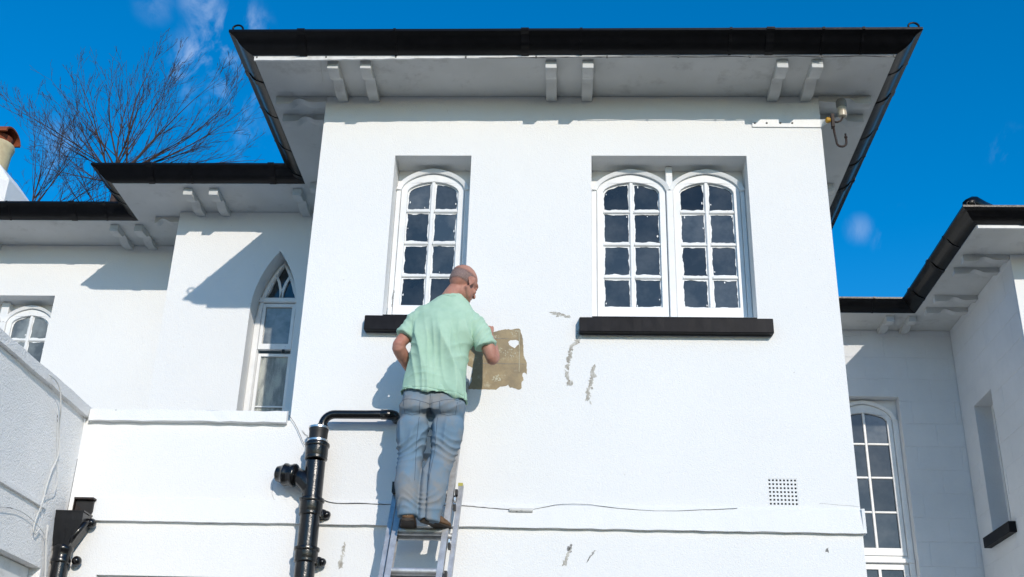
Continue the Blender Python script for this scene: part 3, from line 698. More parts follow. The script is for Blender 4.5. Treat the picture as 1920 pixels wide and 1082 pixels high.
# ---------------------------------------------------------------- soil pipe
px_, py_ = -1.583, -.11
soil = empty('soil_pipe', 'glossy black soil stack with an elbow at the top, left of the ladder', 'drain pipe', (px_, py_, 0))
def W(mb, name, m, par, smooth='auto'):
    o = mb.build(name, m, par, smooth); o.matrix_parent_inverse = Matrix.Translation(-par.location) if par.type == 'EMPTY' else Matrix.Identity(4); return o
W(MB().lathe((px_, py_, 0), [(.062, 0), (.062, 3.62)], 28), 'pipe', 'pipeblack', soil)
def collar(z, h, r_=.078):
    return MB().lathe((px_, py_, z), [(.0625, 0), (.070, .004), (.073, .012), (.070, .022), (r_-.006, .028), (r_-.006, h-.03), (r_, h-.026), (r_+.002, h-.016), (r_, h-.006), (.064, h)], 28)
for z, h in ((2.985, .10), (3.275, .115), (3.632, .115)): W(collar(z, h), 'collar', 'pipeblack', soil)
for z, sx in ((3.30, 1), (3.005, 1)):
    e = W(MB().lathe((px_+.055, py_+.055, z), [(.03, -.028), (.034, 0), (.03, .028)], 12).ellipsoid((px_+.090, py_+.06, z), (.026, .03, .026), n=10), 'ear', 'pipeblack', soil)
# rubber coupling with two steel clips
W(MB().lathe((px_, py_, 3.735), [(.050, 0), (.058, .006), (.062, .012), (.058, .03), (.060, .085), (.063, .10), (.058, .118), (.045, .122)], 28), 'coupling', 'plastic', soil)
for z in (3.752, 3.838): W(MB().lathe((px_, py_, z), [(.0625, 0), (.0655, .001), (.0655, .013), (.0625, .014)], 28), 'hose_clip', 'steel', soil)
# elbow to the wall
pts = [(px_+.02, py_, 3.80), (px_+.02, py_, 3.865)]
for k in range(9):
    a = R(90*k/8); pts.append((px_+.02+.075*(1-math.cos(a)), py_, 3.865+.075*math.sin(a)))
pts += [(-1.30, py_, 3.941), (-1.145, py_, 3.943), (-1.122, py_+.008, 3.943), (-1.108, py_+.025, 3.943), (-1.104, py_+.05, 3.943), (-1.104, .02, 3.943)]
W(MB().tube(pts, .028, 18), 'waste_pipe', 'pipeblack', soil, True)
W(MB().tube([(-1.19, py_, 3.943), (-1.188, py_, 3.943), (-1.145, py_, 3.943), (-1.124, py_+.008, 3.943), (-1.106, py_+.026, 3.943), (-1.102, py_+.05, 3.943)], [.028, .033, .033, .034, .034, .033], 18), 'pipe_elbow', 'pipeblack', soil, True)
W(MB().lathe((px_+.02, py_, 3.85), [(.03, 0), (.034, .003), (.034, .02), (.03, .024)], 18), 'collar', 'pipeblack', soil)
# branch tee going up-left
br = [(px_, py_, 3.42), (px_-.03, py_, 3.47), (px_-.075, py_+.0, 3.515), (px_-.12, py_+.01, 3.535)]
W(MB().tube(br, [.05, .056, .055, .053], 20), 'tee_branch', 'pipeblack', soil, True)
dd = Vector((-1, .12, .12)).normalized(); c0 = Vector(br[-1])
W(MB().tube([c0-dd*.01, c0, c0+dd*.006, c0+dd*.018, c0+dd*.028, c0+dd*.05, c0+dd*.062, c0+dd*.075, c0+dd*.082, c0+dd*.10, c0+dd*.125, c0+dd*.135], [.054, .070, .074, .074, .068, .066, .072, .072, .064, .055, .048, .03], 22), 'branch_cap', 'pipeblack', soil)

# ---------------------------------------------------------------- hopper and its pipe, left
hx, hy = -3.115, -.085
hop = empty('rainwater_hopper', 'black rainwater hopper head and downpipe in the corner at lower left', 'downpipe', (hx, hy, 0))
W(MB().lathe((hx, hy, 0), [(.050, 0), (.050, 2.96), (.058, 2.965), (.061, 2.98), (.056, 2.99), (.056, 3.03), (.062, 3.04), (.062, 3.06), (.05, 3.075)], 20), 'pipe', 'pipeblack', hop)
def rr(cx, cy, a, b_, z): return [(cx-a, cy-b_, z), (cx+a, cy-b_, z), (cx+a, cy+b_, z), (cx-a, cy+b_, z)]
W(MB().rings([rr(hx, hy, .05, .045, 3.06), rr(hx+.015, hy, .075, .06, 3.14), rr(hx+.02, hy, .098, .075, 3.205), rr(hx+.02, hy, .10, .078, 3.215), rr(hx+.02, hy, .10, .078, 3.262), rr(hx+.02, hy, .105, .082, 3.266), rr(hx+.02, hy, .105, .082, 3.275), rr(hx+.02, hy, .09, .068, 3.275), rr(hx+.02, hy, .07, .05, 3.15)]), 'bowl', 'pipeblack', hop, False)
W(MB().tube([(hx+.135, -.05, 3.235), (hx+.118, hy-.03, 3.20), (hx+.08, hy-.05, 3.13), (hx+.06, hy-.045, 3.08)], [.012, .018, .02, .012], 8), 'strap', 'pipeblack', hop, True)
for (x, z) in ((hx+.135, 3.222), (hx+.085, 2.985)):
    W(MB().ellipsoid((x, -.05, z), (.03, .035, .03), n=12), 'fixing_boss', 'pipeblack', hop, True)
# outlet box above the bowl; a solid dark plate stands for its shaded hollow
W(MB().box(hx+.0, hx+.125, -.065, .0, 3.372, 3.384).box(hx-.003, hx+.003, -.055, .0, 3.27, 3.372), 'outlet_flap', 'rust', hop, False)
W(MB().prism([(hx+.006, 3.25), (hx+.104, 3.25), (hx+.120, 3.30), (hx+.116, 3.366), (hx+.006, 3.370)], [], -.038, .0005, XZ(0)), 'outlet_dark_plate', 'plastic', hop, False)
W(MB().prism([(hx+.006, 3.25), (hx+.09, 3.25), (hx+.05, 3.31), (hx+.012, 3.345)], [], -.046, -.0385, XZ(0)), 'debris', 'rust', hop, False)
W(MB().box(hx-.115, hx-.1, -.14, -.07, 3.19, 3.262).box(hx-.10, hx-.085, -.10, -.07, 3.16, 3.20), 'white_clip', 'wood_old', hop, False)

# ---------------------------------------------------------------- insulator bracket, top right
ins = empty('insulator_bracket', 'white metal strap with an old ceramic insulator and hook at the top right corner', 'wire bracket', (1.83, -.02, 6.2))
s_ = W(MB().rings([[(1.333, -.002, 6.197), (1.333, -.010, 6.197), (1.333, -.010, 6.259), (1.333, -.002, 6.259)], [(1.82, -.002, 6.194), (1.82, -.010, 6.194), (1.82, -.010, 6.259), (1.82, -.002, 6.259)],
                   [(1.832, -.008, 6.198), (1.830, -.014, 6.198), (1.830, -.014, 6.257), (1.832, -.008, 6.257)], [(1.875, -.05, 6.21), (1.869, -.054, 6.21), (1.869, -.054, 6.235), (1.875, -.05, 6.235)]]), 'strap', 'wood', ins, False)
for x in (1.352, 1.437, 1.535, 1.62): W(MB().ellipsoid((x, -.011, 6.228), (.008, .006, .008), n=8), 'screw', 'brownclip', ins, True)
W(MB().lathe((1.868, -.058, 6.222), [(.012, -.02), (.022, -.012), (.022, .008), (.012, .016)], 10, 'x'), 'putty_nut', 'yellow', ins)
W(MB().box(1.888, 1.908, -.075, -.035, 6.160, 6.268), 'clamp', 'rust', ins, False)
W(MB().tube([(1.90, -.06, 6.205), (1.93, -.06, 6.203), (1.955, -.06, 6.215), (1.970, -.06, 6.24), (1.972, -.06, 6.27)], .0075, 8), 'rod', 'rust', ins, True)
W(MB().lathe((1.972, -.06, 6.25), [(.018, -.005), (.030, .0), (.032, .01), (.032, .075), (.026, .078), (.028, .085), (.035, .09), (.036, .12), (.030, .135), (.015, .14)], 18), 'insulator', 'ceramic', ins)
W(MB().lathe((1.972, -.06, 6.327), [(.034, 0), (.038, .01), (.038, .05), (.032, .064), (.016, .068)], 18), 'insulator_cap', 'ceramicgrey', ins)
pts = [(1.898, -.06, 6.17), (1.902, -.06, 6.11), (1.908, -.06, 6.05)]
for k in range(1, 10):
    a = math.pi*k/9; pts.append((1.943-.035*math.cos(a), -.06, 6.035-.037*math.sin(a)))
pts += [(1.979, -.06, 6.065)]
W(MB().tube(pts, .0085, 8).tube([(1.979, -.06, 6.06), (1.977, -.06, 6.105)], .007, 8).lathe((1.978, -.06, 6.07), [(.008, 0), (.012, .002), (.012, .012), (.008, .014)], 8), 'hook', 'rust', ins, True)

# ---------------------------------------------------------------- cables
def cable(name, pts, r_, m, label, Y=-.006, n=6, amp=.001):
    q = [onwall(*p) for p in pts]; P = []
    for i in range(len(q)-1):
        a, b_, c, d = q[max(i-1, 0)], q[i], q[i+1], q[min(i+2, len(q)-1)]
        for k in range(6):
            t = k/6; f = lambda j: .5*(2*b_[j]+(c[j]-a[j])*t+(2*a[j]-5*b_[j]+4*c[j]-d[j])*t*t+(3*b_[j]-a[j]-3*c[j]+d[j])*t**3)
            P.append((f(0), f(1)))
    P.append(q[-1])
    o = MB().tube([(p[0]+rnd.uniform(-amp, amp), Y, p[1]+rnd.uniform(-amp, amp)) for p in P], r_, n).build(name, m, None, True)
    o['label'] = label; o['category'] = 'cable'; return o
cable('cable', [(606, 937), (625, 944), (680, 945), (730, 947), (800, 948), (862, 949), (910, 953), (957, 957)], .003, 'wire', 'thin dark cable running along the plaster band behind the ladder', Y=-.014)
cable('cable', [(1000, 956), (1030, 950), (1050, 947), (1100, 947), (1160, 954), (1240, 959), (1320, 957), (1382, 954)], .0016, 'wire', 'thin slack wire sagging right from the grey cable joint', Y=-.014)
jn = MB().lathe((-.352, -.022, 3.358), [(.008, 0), (.013, .003), (.014, .012), (.014, .074), (.012, .076), (.014, .078), (.014, .138), (.013, .147), (.008, .15)], 12, 'x').build('cable_joint', 'wirewhite', None, 'auto')
jn['label'] = 'small grey sleeve joining two cables on the band'; jn['category'] = 'cable joint'
cable('cable', [(543, 780), (556, 800), (572, 836)], .0018, 'wire', 'short thin wire hanging from the end of the ledge to the soil pipe', Y=-.02)
# hanging cable on low wing side wall
def side(x, y, X=-3.15):
    d = rt*((x-960)/F_PX)-up*((y-541)/F_PX)+fw; return CAM+d*((X-CAM.x)/d.x)
def spline(q, n=6):
    P = []
    for i in range(len(q)-1):
        a, b_, c, d = q[max(i-1, 0)], q[i], q[i+1], q[min(i+2, len(q)-1)]
        for k in range(n):
            t = k/n; P.append(.5*(2*b_+(c-a)*t+(2*a-5*b_+4*c-d)*t*t+(3*b_-a-3*c+d)*t**3))
    return P+[q[-1]]
q = spline([side(*p, X=-3.11) for p in [(92, 703), (106, 715), (113, 735), (114, 765)]]+[side(*p) for p in [(111, 800), (110, 850), (98, 880), (88, 910), (80, 940), (67, 975), (63, 992), (66, 1001), (75, 990)]])
hc = MB().tube(q, .0042, 6).build('cable', 'wirewhite', None, True); hc['label'] = 'white painted cable hanging down from the coping at the left'; hc['category'] = 'cable'
q = spline([side(*p) for p in [(108, 765), (107, 840), (105, 915), (85, 930), (76, 960)]])
hc = MB().tube(q, .0028, 6).build('cable', 'wirewhite', None, True); hc['label'] = 'thinner cable clipped beside the hanging white one'; hc['category'] = 'cable'
q = spline([side(*p) for p in [(-5, 950), (30, 955), (58, 972), (82, 1000), (84, 1012)]])
hc = MB().tube(q, .0026, 6).build('cable', 'wirewhite', None, True); hc['label'] = 'pale wire crossing the low wing wall towards the hopper'; hc['category'] = 'cable'
q = spline([side(*p) for p in [(90, 985), (87, 1010), (86, 1050), (84, 1100)]])
hc = MB().tube(q, .007, 6).build('conduit', 'wirewhite', None, True); hc['label'] = 'white painted conduit running down behind the black hopper'; hc['category'] = 'conduit'
# wire along the eaves edge
pts = []
for k in range(91):
    x = -2.21+4.46*k/90; pts.append((x, -.498+.002*math.sin(k*.8), ZS-.006-.006*abs(math.sin(k*math.pi/9.5))-(.008*math.exp(-((x+.35)/.15)**2))))
ew = MB().tube(pts, .0032, 5).build('cable', 'wire', None, True); ew['label'] = 'thin wavy wire clipped under the front gutter'; ew['category'] = 'cable'
for k in range(0, 91, 10):
    t = MB(); t.box(pts[k][0]-.006, pts[k][0]+.006, -.503, -.492, ZS-.016, ZS-.001); t.build('clip', 'brownclip', ew)

# ---------------------------------------------------------------- ladder
lad = empty('extension_ladder', 'worn aluminium extension ladder leaning on the wall under the man', 'ladder', (-.86, -1.24, 0))
def lp(z, off=0):      # y of ladder plane at height z
    return -.36-(3.15-z)*.28+off
tilt = .050
def lx(x, z): return x+(z-3.0)*tilt
def stile(x, wd, z0, z1, off, dp=.032, nm='stile'):
    mb = MB(); rs = []
    y = lambda z: lp(z, off)
    # channel section: front flange, web, back flange
    for z in (z0, z1):
        X = lx(x, z); Y = y(z); s = 1 if x < -.86 else -1
        rs.append([(X, Y, z), (X+s*wd, Y, z), (X+s*wd, Y+.006, z), (X+s*.007, Y+.006, z), (X+s*.007, Y+dp*2-.006, z), (X+s*wd, Y+dp*2-.006, z), (X+s*wd, Y+dp*2, z), (X, Y+dp*2, z)])
    mb.rings(rs); return W(mb, nm, 'alu', lad, False)
def rung(z, x0, x1, off):
    Y = lp(z, off)+.022; rs = []
    for x in (lx(x0, z), lx(x1, z)):
        rs.append([(x, Y+.022*math.cos(a)-.002*(1 if math.sin(a) > .5 else 0), z-.022+.026*max(-1, min(.62, math.sin(a)))) for a in [2*math.pi*k/16 for k in range(16)]])
    W(MB().rings(rs), 'rung', 'alu', lad)
# climbing section (front)
xl0, xl1 = -1.035, -.700
stile(xl0, .036, .1, 4.19, 0); stile(xl1, .036, .1, 4.19, 0)
for k in range(-11, 4): 
    z = 3.165+.25*k
    if z > .25: rung(z, xl0+.008, xl1-.008, 0)
# base section behind
xo0, xo1 = -1.078, -.652
stile(xo0, .028, .02, 3.46, .055, .028); stile(xo1, .028, .02, 3.46, .055, .028)
for k in range(-11, 2):
    z = 3.148+.25*k
    if z > .1: rung(z, xo0+.008, xo1-.008, .060)
for x, m_ in ((xo0, 'plastic'), (xo1, 'cap')):
    s = 1 if x < -.86 else -1; X = lx(x, 3.46); Y = lp(3.46, .055)
    W(MB().box(min(X-.003, X+s*.031), max(X-.003, X+s*.031), Y-.003, Y+.06, 3.452, 3.472), 'end_cap', m_, lad, False)
t_ = lx(xo0, 3.44); W(MB().box(t_-.002, t_+.02, lp(3.44)-.01, lp(3.44)+.05, 3.39, 3.455), 'guide_clip', 'plastic', lad, False)
for z in (3.40, 3.30, 3.05, 2.88):
    t_ = lx(xo1, z); W(MB().box(t_-.040, t_-.024, lp(z)+.01, lp(z)+.06, z-.016, z+.016), 'guide_clip', 'plastic', lad, False)
for z in (3.35, 3.08): W(MB().box(lx(xo1, z)-.039, lx(xo1, z)-.029, lp(z)+.0, lp(z)+.03, z-.01, z+.01), 'guide_bracket', 'steel', lad, False)

#@@PERSON@@
# ---------------------------------------------------------------- the man
def V(*a): return Vector(a)
def remesh(mb, name, m, parent, voxel, smooth=4, disp=None, factor=.5, keep=None):
    me = mb.mesh(name+'_src', fix=True); tmp = bpy.data.objects.new(name+'_src', me); col.objects.link(tmp)
    r_ = tmp.modifiers.new('r', 'REMESH'); r_.mode = 'VOXEL'; r_.voxel_size = voxel; r_.use_smooth_shade = True
    s_ = tmp.modifiers.new('s', 'SMOOTH'); s_.factor = factor; s_.iterations = smooth
    dg = bpy.context.evaluated_depsgraph_get(); out_ = bpy.data.meshes.new_from_object(tmp.evaluated_get(dg))
    bpy.data.objects.remove(tmp); bpy.data.meshes.remove(me)
    if disp:
        nrm = [v.normal.copy() for v in out_.vertices]
        for v, n_ in zip(out_.vertices, nrm): v.co += n_*disp(v.co, n_)
        out_.update()
    for p in out_.polygons: p.use_smooth = True
    out_.materials.clear(); out_.name = name
    o = link(name, out_, m, parent); return o
def ring(cx, cy, cz, a, b_, n=36, ex=2.3, tx=0, ty=0):
    res = []
    for i in range(n):
        t = 2*math.pi*i/n; c, s = math.cos(t), math.sin(t)
        x = a*math.copysign(abs(c)**(2/ex), c); y = b_*math.copysign(abs(s)**(2/ex), s)
        res.append(V(cx+x, cy+y, cz+tx*x+ty*y))
    return res
def limb(mb, pts, rad, n=18, flat=1.0):
    P = [V(*p) for p in pts]; P2, R2 = [], []
    for i in range(len(P)-1):
        a, b_, c, d = P[max(i-1, 0)], P[i], P[i+1], P[min(i+2, len(P)-1)]
        for k in range(4):
            t = k/4; P2.append(.5*(2*b_+(c-a)*t+(2*a-5*b_+4*c-d)*t*t+(3*b_-a-3*c+d)*t**3)); R2.append(rad[i]+(rad[i+1]-rad[i])*t)
    P2.append(P[-1]); R2.append(rad[-1])
    t0, t1 = (P2[0]-P2[1]).normalized(), (P2[-1]-P2[-2]).normalized()
    P2 = [P2[0]+t0*R2[0]*.55]+P2+[P2[-1]+t1*R2[-1]*.55]; R2 = [R2[0]*.55]+R2+[R2[-1]*.55]
    mb.tube(P2, R2, n, flat=flat)
man = empty('person', 'bald man in mint green t-shirt and faded jeans standing on the ladder facing the wall', 'person', (-.85, -.45, 3.165))
man['person'] = 'standing'; del man['person']
body = MB()
hc = V(-.665, -.42, 4.738)
HR = Matrix.Rotation(R(-42), 3, 'Z') @ Matrix.Rotation(R(-24), 3, 'X')
def H(x, y, z): return hc + HR @ V(x, y, z)
body.ellipsoid(H(0, -.012, .028), (.077, .097, .090), HR, 22)
body.ellipsoid(H(0, -.050, .0), (.066, .055, .070), HR, 18)
body.ellipsoid(H(0, .030, -.050), (.060, .062, .072), HR, 18)
body.ellipsoid(H(0, .060, -.092), (.036, .034, .030), HR, 14)
for s in (-1, 1):
    limb(body, [H(s*.062, .0, -.06), H(s*.052, .04, -.092), H(s*.02, .075, -.108)], [.018, .017, .016], 10)
    body.ellipsoid(H(s*.040, .070, -.035), (.020, .018, .022), HR, 10)      # cheek
    body.ellipsoid(H(s*.030, .082, .004), (.0145, .012, .012), HR, 10)        # eye
    limb(body, [H(s*.052, .062, .022), H(s*.03, .086, .026), H(s*.008, .092, .018)], [.008, .010, .008], 8)
    # ear: conch plus curled rim and lobe
    eR = HR @ Matrix.Rotation(R(s*-24), 3, 'Z') @ Matrix.Rotation(R(-12), 3, 'X')
    ec = H(s*.082, -.006, -.020)
    body.ellipsoid(ec, (.006, .016, .027), eR, 12)
    rim = [ec+eR @ V(s*.006, .020*math.cos(R(a))+.0, .033*math.sin(R(a))) for a in range(-70, 215, 15)]
    body.tube(rim, [.0052]*len(rim), 8)
    body.ellipsoid(ec+eR @ V(s*.004, .010, -.032), (.006, .009, .010), eR, 8)
limb(body, [H(0, .088, .012), H(0, .108, -.018), H(0, .112, -.032)], [.009, .012, .014], 10)
body.ellipsoid(H(0, .092, -.062), (.024, .012, .007), HR, 10); body.ellipsoid(H(0, .088, -.074), (.021, .012, .007), HR, 10)
limb(body, [(-.765, -.43, 4.56), (-.735, -.435, 4.635), (-.700, -.425, 4.69), (-.675, -.41, 4.73)], [.072, .062, .060, .060], 20)
limb(body, [(-.74, -.37, 4.58), (-.68, -.36, 4.66)], [.05, .05], 12)
# trunk and legs below the clothes
body.rings([ring(-.82, -.42, 3.86, .130, .060), ring(-.812, -.425, 4.05, .155, .095), ring(-.80, -.43, 4.22, .160, .10), ring(-.785, -.425, 4.40, .175, .105), ring(-.765, -.42, 4.50, .165, .09), ring(-.755, -.42, 4.57, .09, .07)])
limb(body, [(-.92, -.43, 3.84), (-.935, -.43, 3.60), (-.927, -.455, 3.25)], [.055, .045, .034]); limb(body, [(-.73, -.43, 3.84), (-.742, -.43, 3.60), (-.790, -.455, 3.25)], [.055, .045, .034])
def hand(wr, palm_dir, side_dir, nrm_dir, curl, thumb=1, sc_=1.0):
    """palm + four fingers curled towards nrm_dir, thumb on side_dir"""
    p, s, n_ = V(*palm_dir).normalized(), V(*side_dir).normalized(), V(*nrm_dir).normalized(); w_ = V(*wr)
    pc = w_+p*.05*sc_
    rs = []
    for f, a, b_ in ((0, .026, .018), (.02, .032, .017), (.05, .040, .015), (.078, .041, .013), (.088, .036, .010)):
        c = w_+p*f*sc_; rs.append([c+s*a*math.cos(t)*sc_+n_*b_*math.sin(t)*sc_ for t in [2*math.pi*k/14 for k in range(14)]])
    body.rings(rs)
    for k, (o_, L_) in enumerate(((.030, .070), (.010, .078), (-.010, .073), (-.029, .058))):
        b0 = w_+p*.080*sc_+s*o_*sc_; d = p.copy(); P = [b0-p*.02*sc_, b0]; R_ = [.0088, .0090]
        q = b0.copy()
        for j, fr in enumerate((.45, .32, .23)):
            a = curl*(.55 if j == 0 else 1.0); d = (d*math.cos(a)+n_*math.sin(a)).normalized() if j == 0 else (d*math.cos(a)+(n_-d*n_.dot(d)).normalized()*math.sin(a)).normalized()
            q = q+d*L_*fr*sc_; P.append(q.copy()); R_.append(.0085-.0008*j)
        limb(body, [tuple(x) for x in P], [x*sc_ for x in R_], 10)
    b0 = w_+p*.025*sc_+s*.026*sc_*thumb
    P = [b0, b0+(p*.6+s*.8*thumb).normalized()*.034*sc_, b0+(p*.6+s*.8*thumb).normalized()*.034*sc_+(p*.8+s*.25*thumb+n_*.6).normalized()*.034*sc_,
         b0+(p*.6+s*.8*thumb).normalized()*.034*sc_+(p*.8+s*.25*thumb+n_*.6).normalized()*.034*sc_+(p*.7-s*.1*thumb+n_*.7).normalized()*.024*sc_]
    limb(body, [tuple(x) for x in P], [.013*sc_, .0115*sc_, .010*sc_, .0085*sc_], 10)
# left arm: elbow out, hand on the ladder stile
limb(body, [(-.92, -.42, 4.47), (-.985, -.445, 4.385), (-1.035, -.475, 4.305), (-1.052, -.495, 4.262)], [.050, .045, .041, .038])
limb(body, [(-1.052, -.495, 4.262), (-1.035, -.44, 4.235), (-1.000, -.34, 4.195), (-.972, -.205, 4.150)], [.040, .043, .038, .026])
hand((-.972, -.205, 4.150), (.03, .95, -.05), (0, .1, 1), (1, .15, 0), 1.0, 1)
# right arm: elbow low, forearm up to the wall
limb(body, [(-.585, -.42, 4.45), (-.525, -.44, 4.36), (-.482, -.445, 4.26), (-.466, -.44, 4.205)], [.052, .048, .044, .036])
limb(body, [(-.466, -.44, 4.205), (-.462, -.395, 4.235), (-.475, -.32, 4.32), (-.510, -.20, 4.475)], [.037, .044, .041, .026])
hand((-.510, -.20, 4.475), (-.10, .55, .80), (-1, 0, .1), (.1, .75, -.60), .75, 1)
def skin_d(co, n_):
    return .0012*noise.noise(co*40)
remesh(body, 'body', 'skin', man, .0052, 5, skin_d)

# stubble band: a thin shell over the back of the skull
hp = MB(); nu, nv = 64, 26; vs, fade = [], []
for j in range(nv):
    for i in range(nu):
        az = R(-128+256*i/(nu-1)); el = R(-42+66*j/(nv-1))
        d = V(math.sin(az)*math.cos(el), -math.cos(az)*math.cos(el), math.sin(el))
        # union of the two skull ellipsoids (approx): radial distance
        best = 0
        for c, r_ in ((V(0, -.012, .028), V(.077, .097, .090)), (V(0, -.050, 0), V(.066, .055, .070))):
            o_ = V(0, -.03, .01)-c; A = (d.x/r_.x)**2+(d.y/r_.y)**2+(d.z/r_.z)**2; B = 2*(o_.x*d.x/r_.x**2+o_.y*d.y/r_.y**2+o_.z*d.z/r_.z**2); C_ = (o_.x/r_.x)**2+(o_.y/r_.y)**2+(o_.z/r_.z)**2-1
            D_ = B*B-4*A*C_
            if D_ > 0: best = max(best, (-B+math.sqrt(D_))/(2*A))
        vs.append(H(*(V(0, -.03, .01)+d*(best+.0012))))
        fj = min(1, j/5)*min(1, (nv-1-j)/7); fi = min(1, i/7)*min(1, (nu-1-i)/7)
        fade.append(min(fj, fi)*.95)
hp.add(vs, [(j*nu+i, j*nu+i+1, (j+1)*nu+i+1, (j+1)*nu+i) for j in range(nv-1) for i in range(nu-1)])
hair = hp.build('hair', 'hair', man, True, fix=False)
at_ = hair.data.attributes.new('fade', 'FLOAT', 'POINT')
for i, f in enumerate(fade): at_.data[i].value = f

# t-shirt
sh = MB()
T = [(3.932, -.815, -.447, .213, .140), (3.99, -.812, -.449, .207, .136), (4.085, -.808, -.450, .195, .127), (4.18, -.803, -.452, .186, .126), (4.27, -.797, -.455, .184, .128), (4.35, -.787, -.452, .190, .130),
     (4.42, -.778, -.445, .196, .125), (4.48, -.776, -.437, .196, .114), (4.535, -.772, -.432, .178, .100), (4.585, -.764, -.428, .140, .086), (4.622, -.752, -.428, .098, .076), (4.650, -.738, -.430, .068, .068)]
def rr_(t, k=0): z, cx, cy, a, b_ = t; return ring(cx, cy, z, a-k, b_-k, 40, 2.35, tx=-.13*max(0, 1-(z-3.93)/.3), ty=.0)
def tz(t): return ring(t[1], t[2], t[0], t[3], t[4], 40, 2.3, tx=-.13*max(0, 1-(t[0]-3.93)/.35)+(-.0 if t[0] < 4.55 else .08), ty=-.0 if t[0] < 4.5 else .25)
rs = [[p for p in ring(T[0][1], T[0][2], 3.985, .192, .114, 40, 2.3)], [p for p in ring(T[0][1], T[0][2], 3.945, .196, .118, 40, 2.3, tx=-.13)]]+[tz(t) for t in T]
rs += [ring(-.738, -.430, 4.640, .060, .058, 40, 2.2, tx=.08, ty=.25), ring(-.740, -.430, 4.615, .055, .053, 40, 2.2, tx=.08, ty=.25)]
sh.rings(rs)
def sleeve(P, Rr, flat=1.0):
    pts = [V(*p) for p in P]; n = len(pts)
    mbt = MB(); inner = [pts[-1]-(pts[-1]-pts[-2]).normalized()*.035]
    sh.tube(pts+[pts[-1]+(pts[-1]-pts[-2]).normalized()*.001]+inner, Rr+[Rr[-1]-.009, Rr[-1]-.014], 26, flat=flat)
sleeve([(-.840, -.43, 4.50), (-.905, -.435, 4.490), (-.955, -.445, 4.445), (-.992, -.462, 4.385), (-1.018, -.477, 4.332)], [.070, .072, .068, .063, .061], 1.10)
sleeve([(-.665, -.43, 4.47), (-.605, -.435, 4.455), (-.562, -.445, 4.400), (-.528, -.452, 4.335), (-.506, -.457, 4.275)], [.072, .072, .070, .068, .067], 1.10)
sh.ellipsoid((-.875, -.435, 4.500), (.095, .085, .070), None, 18); sh.ellipsoid((-.660, -.435, 4.475), (.10, .085, .070), None, 18)
sh.ellipsoid((-.865, -.492, 4.40), (.085, .055, .11), None, 14); sh.ellipsoid((-.695, -.492, 4.39), (.085, .055, .11), None, 14)
def ridge(t): t = t-math.floor(t); return 1-abs(2*t-1)
def shirt_d(co, n_):
    x, y, z = co
    h = max(0, min(1, (4.50-z)/.22)); arm = 1 if (x < -.965 or x > -.595) and z > 4.24 else 0
    wv = noise.noise(V(x*3, y*3, z*1.6)); wv2 = noise.noise(V(x*6+5, y*5, z*2.5)); wv3 = noise.noise(V(x*4, y*4+7, z*4))
    d = 0
    if not arm:
        # drape folds falling from the shoulder blades, fanning to the lower right
        fan = (x+.80)/(1+.35*(4.5-z))+(4.5-z)*-.10
        f1 = ridge(fan*7.0+wv*.9+.30)**1.5; f2 = ridge(fan*19+wv2*1.1+.1)**2.4
        amp = h*(.6+.4*max(0, min(1, .5+wv3*1.6)))
        d += amp*(.040*f1+.010*f2)-h*.015
        u2 = (z-4.25)*1.0+(x+.60)*-.55; m_ = max(0, 1-math.hypot((x+.64)/.16, (z-4.22)/.16)); d += .009*ridge(u2*11+wv*.8)**2.5*m_
        u2 = (z-4.27)*1.0+(x+.98)*.8; m_ = max(0, 1-math.hypot((x+.97)/.10, (z-4.26)/.14)); d += .009*ridge(u2*14+wv)**2.5*m_
        m4 = max(0, 1-math.hypot((x+.88)/.20, (z-4.06)/.08)); d += .006*ridge(z*20+x*5+wv*2)**2.5*m4
    else:
        cx_ = -.99 if x < -.8 else -.53
        u = (x-cx_)*(-.9 if x > -.8 else .5)+(z-4.35)*.8
        d += .009*ridge(u*9+wv*1.2+.2)**2.5+.004*ridge(u*19+wv2*2)**2-.008
    d += .0015*noise.noise(co*26)
    hz = 3.932-.13*(x+.815); dz = z-hz
    if -.02 < dz < .06: d += .003*math.exp(-((dz-.012)/.007)**2)-.003*math.exp(-((dz-.026)/.004)**2)
    return d
remesh(sh, 'shirt', 'shirt', man, .0062, 9, shirt_d)

# jeans
jn_ = MB()
jn_.rings([ring(-.822, -.445, 3.83, .198, .116, 40, 2.5), ring(-.820, -.450, 3.87, .200, .124, 40, 2.5), ring(-.816, -.445, 3.92, .192, .112, 40, 2.5), ring(-.814, -.445, 4.01, .178, .100, 40, 2.4)])
for s_, cx in ((-1, -.912), (1, -.728)): jn_.ellipsoid((cx, -.490, 3.868), (.098, .084, .072), None, 18)
def leg(P, Rr, cuff):
    pts = [V(*p) for p in P]; d = (pts[-1]-pts[-2]).normalized()
    limb(jn_, P[:-1]+[P[-1]], Rr, 24)
    a = pts[-1]
    jn_.tube([a-d*.05, a, a+d*.022, a+d*.03, a+d*.012, a-d*.01], [Rr[-1], Rr[-1]+.002, Rr[-1]+.004, Rr[-1]-.004, Rr[-1]-.010, Rr[-1]-.012], 24)
leg([(-.918, -.445, 3.84), (-.930, -.445, 3.76), (-.936, -.440, 3.67), (-.935, -.440, 3.585), (-.938, -.450, 3.50), (-.937, -.460, 3.40), (-.930, -.472, 3.29), (-.925, -.474, 3.222)], [.100, .100, .092, .076, .075, .077, .070, .060], 0)
leg([(-.722, -.445, 3.84), (-.722, -.445, 3.76), (-.735, -.440, 3.67), (-.742, -.440, 3.585), (-.766, -.450, 3.50), (-.782, -.460, 3.40), (-.790, -.470, 3.28), (-.799, -.466, 3.198)], [.100, .101, .094, .082, .082, .082, .076, .065], 0)
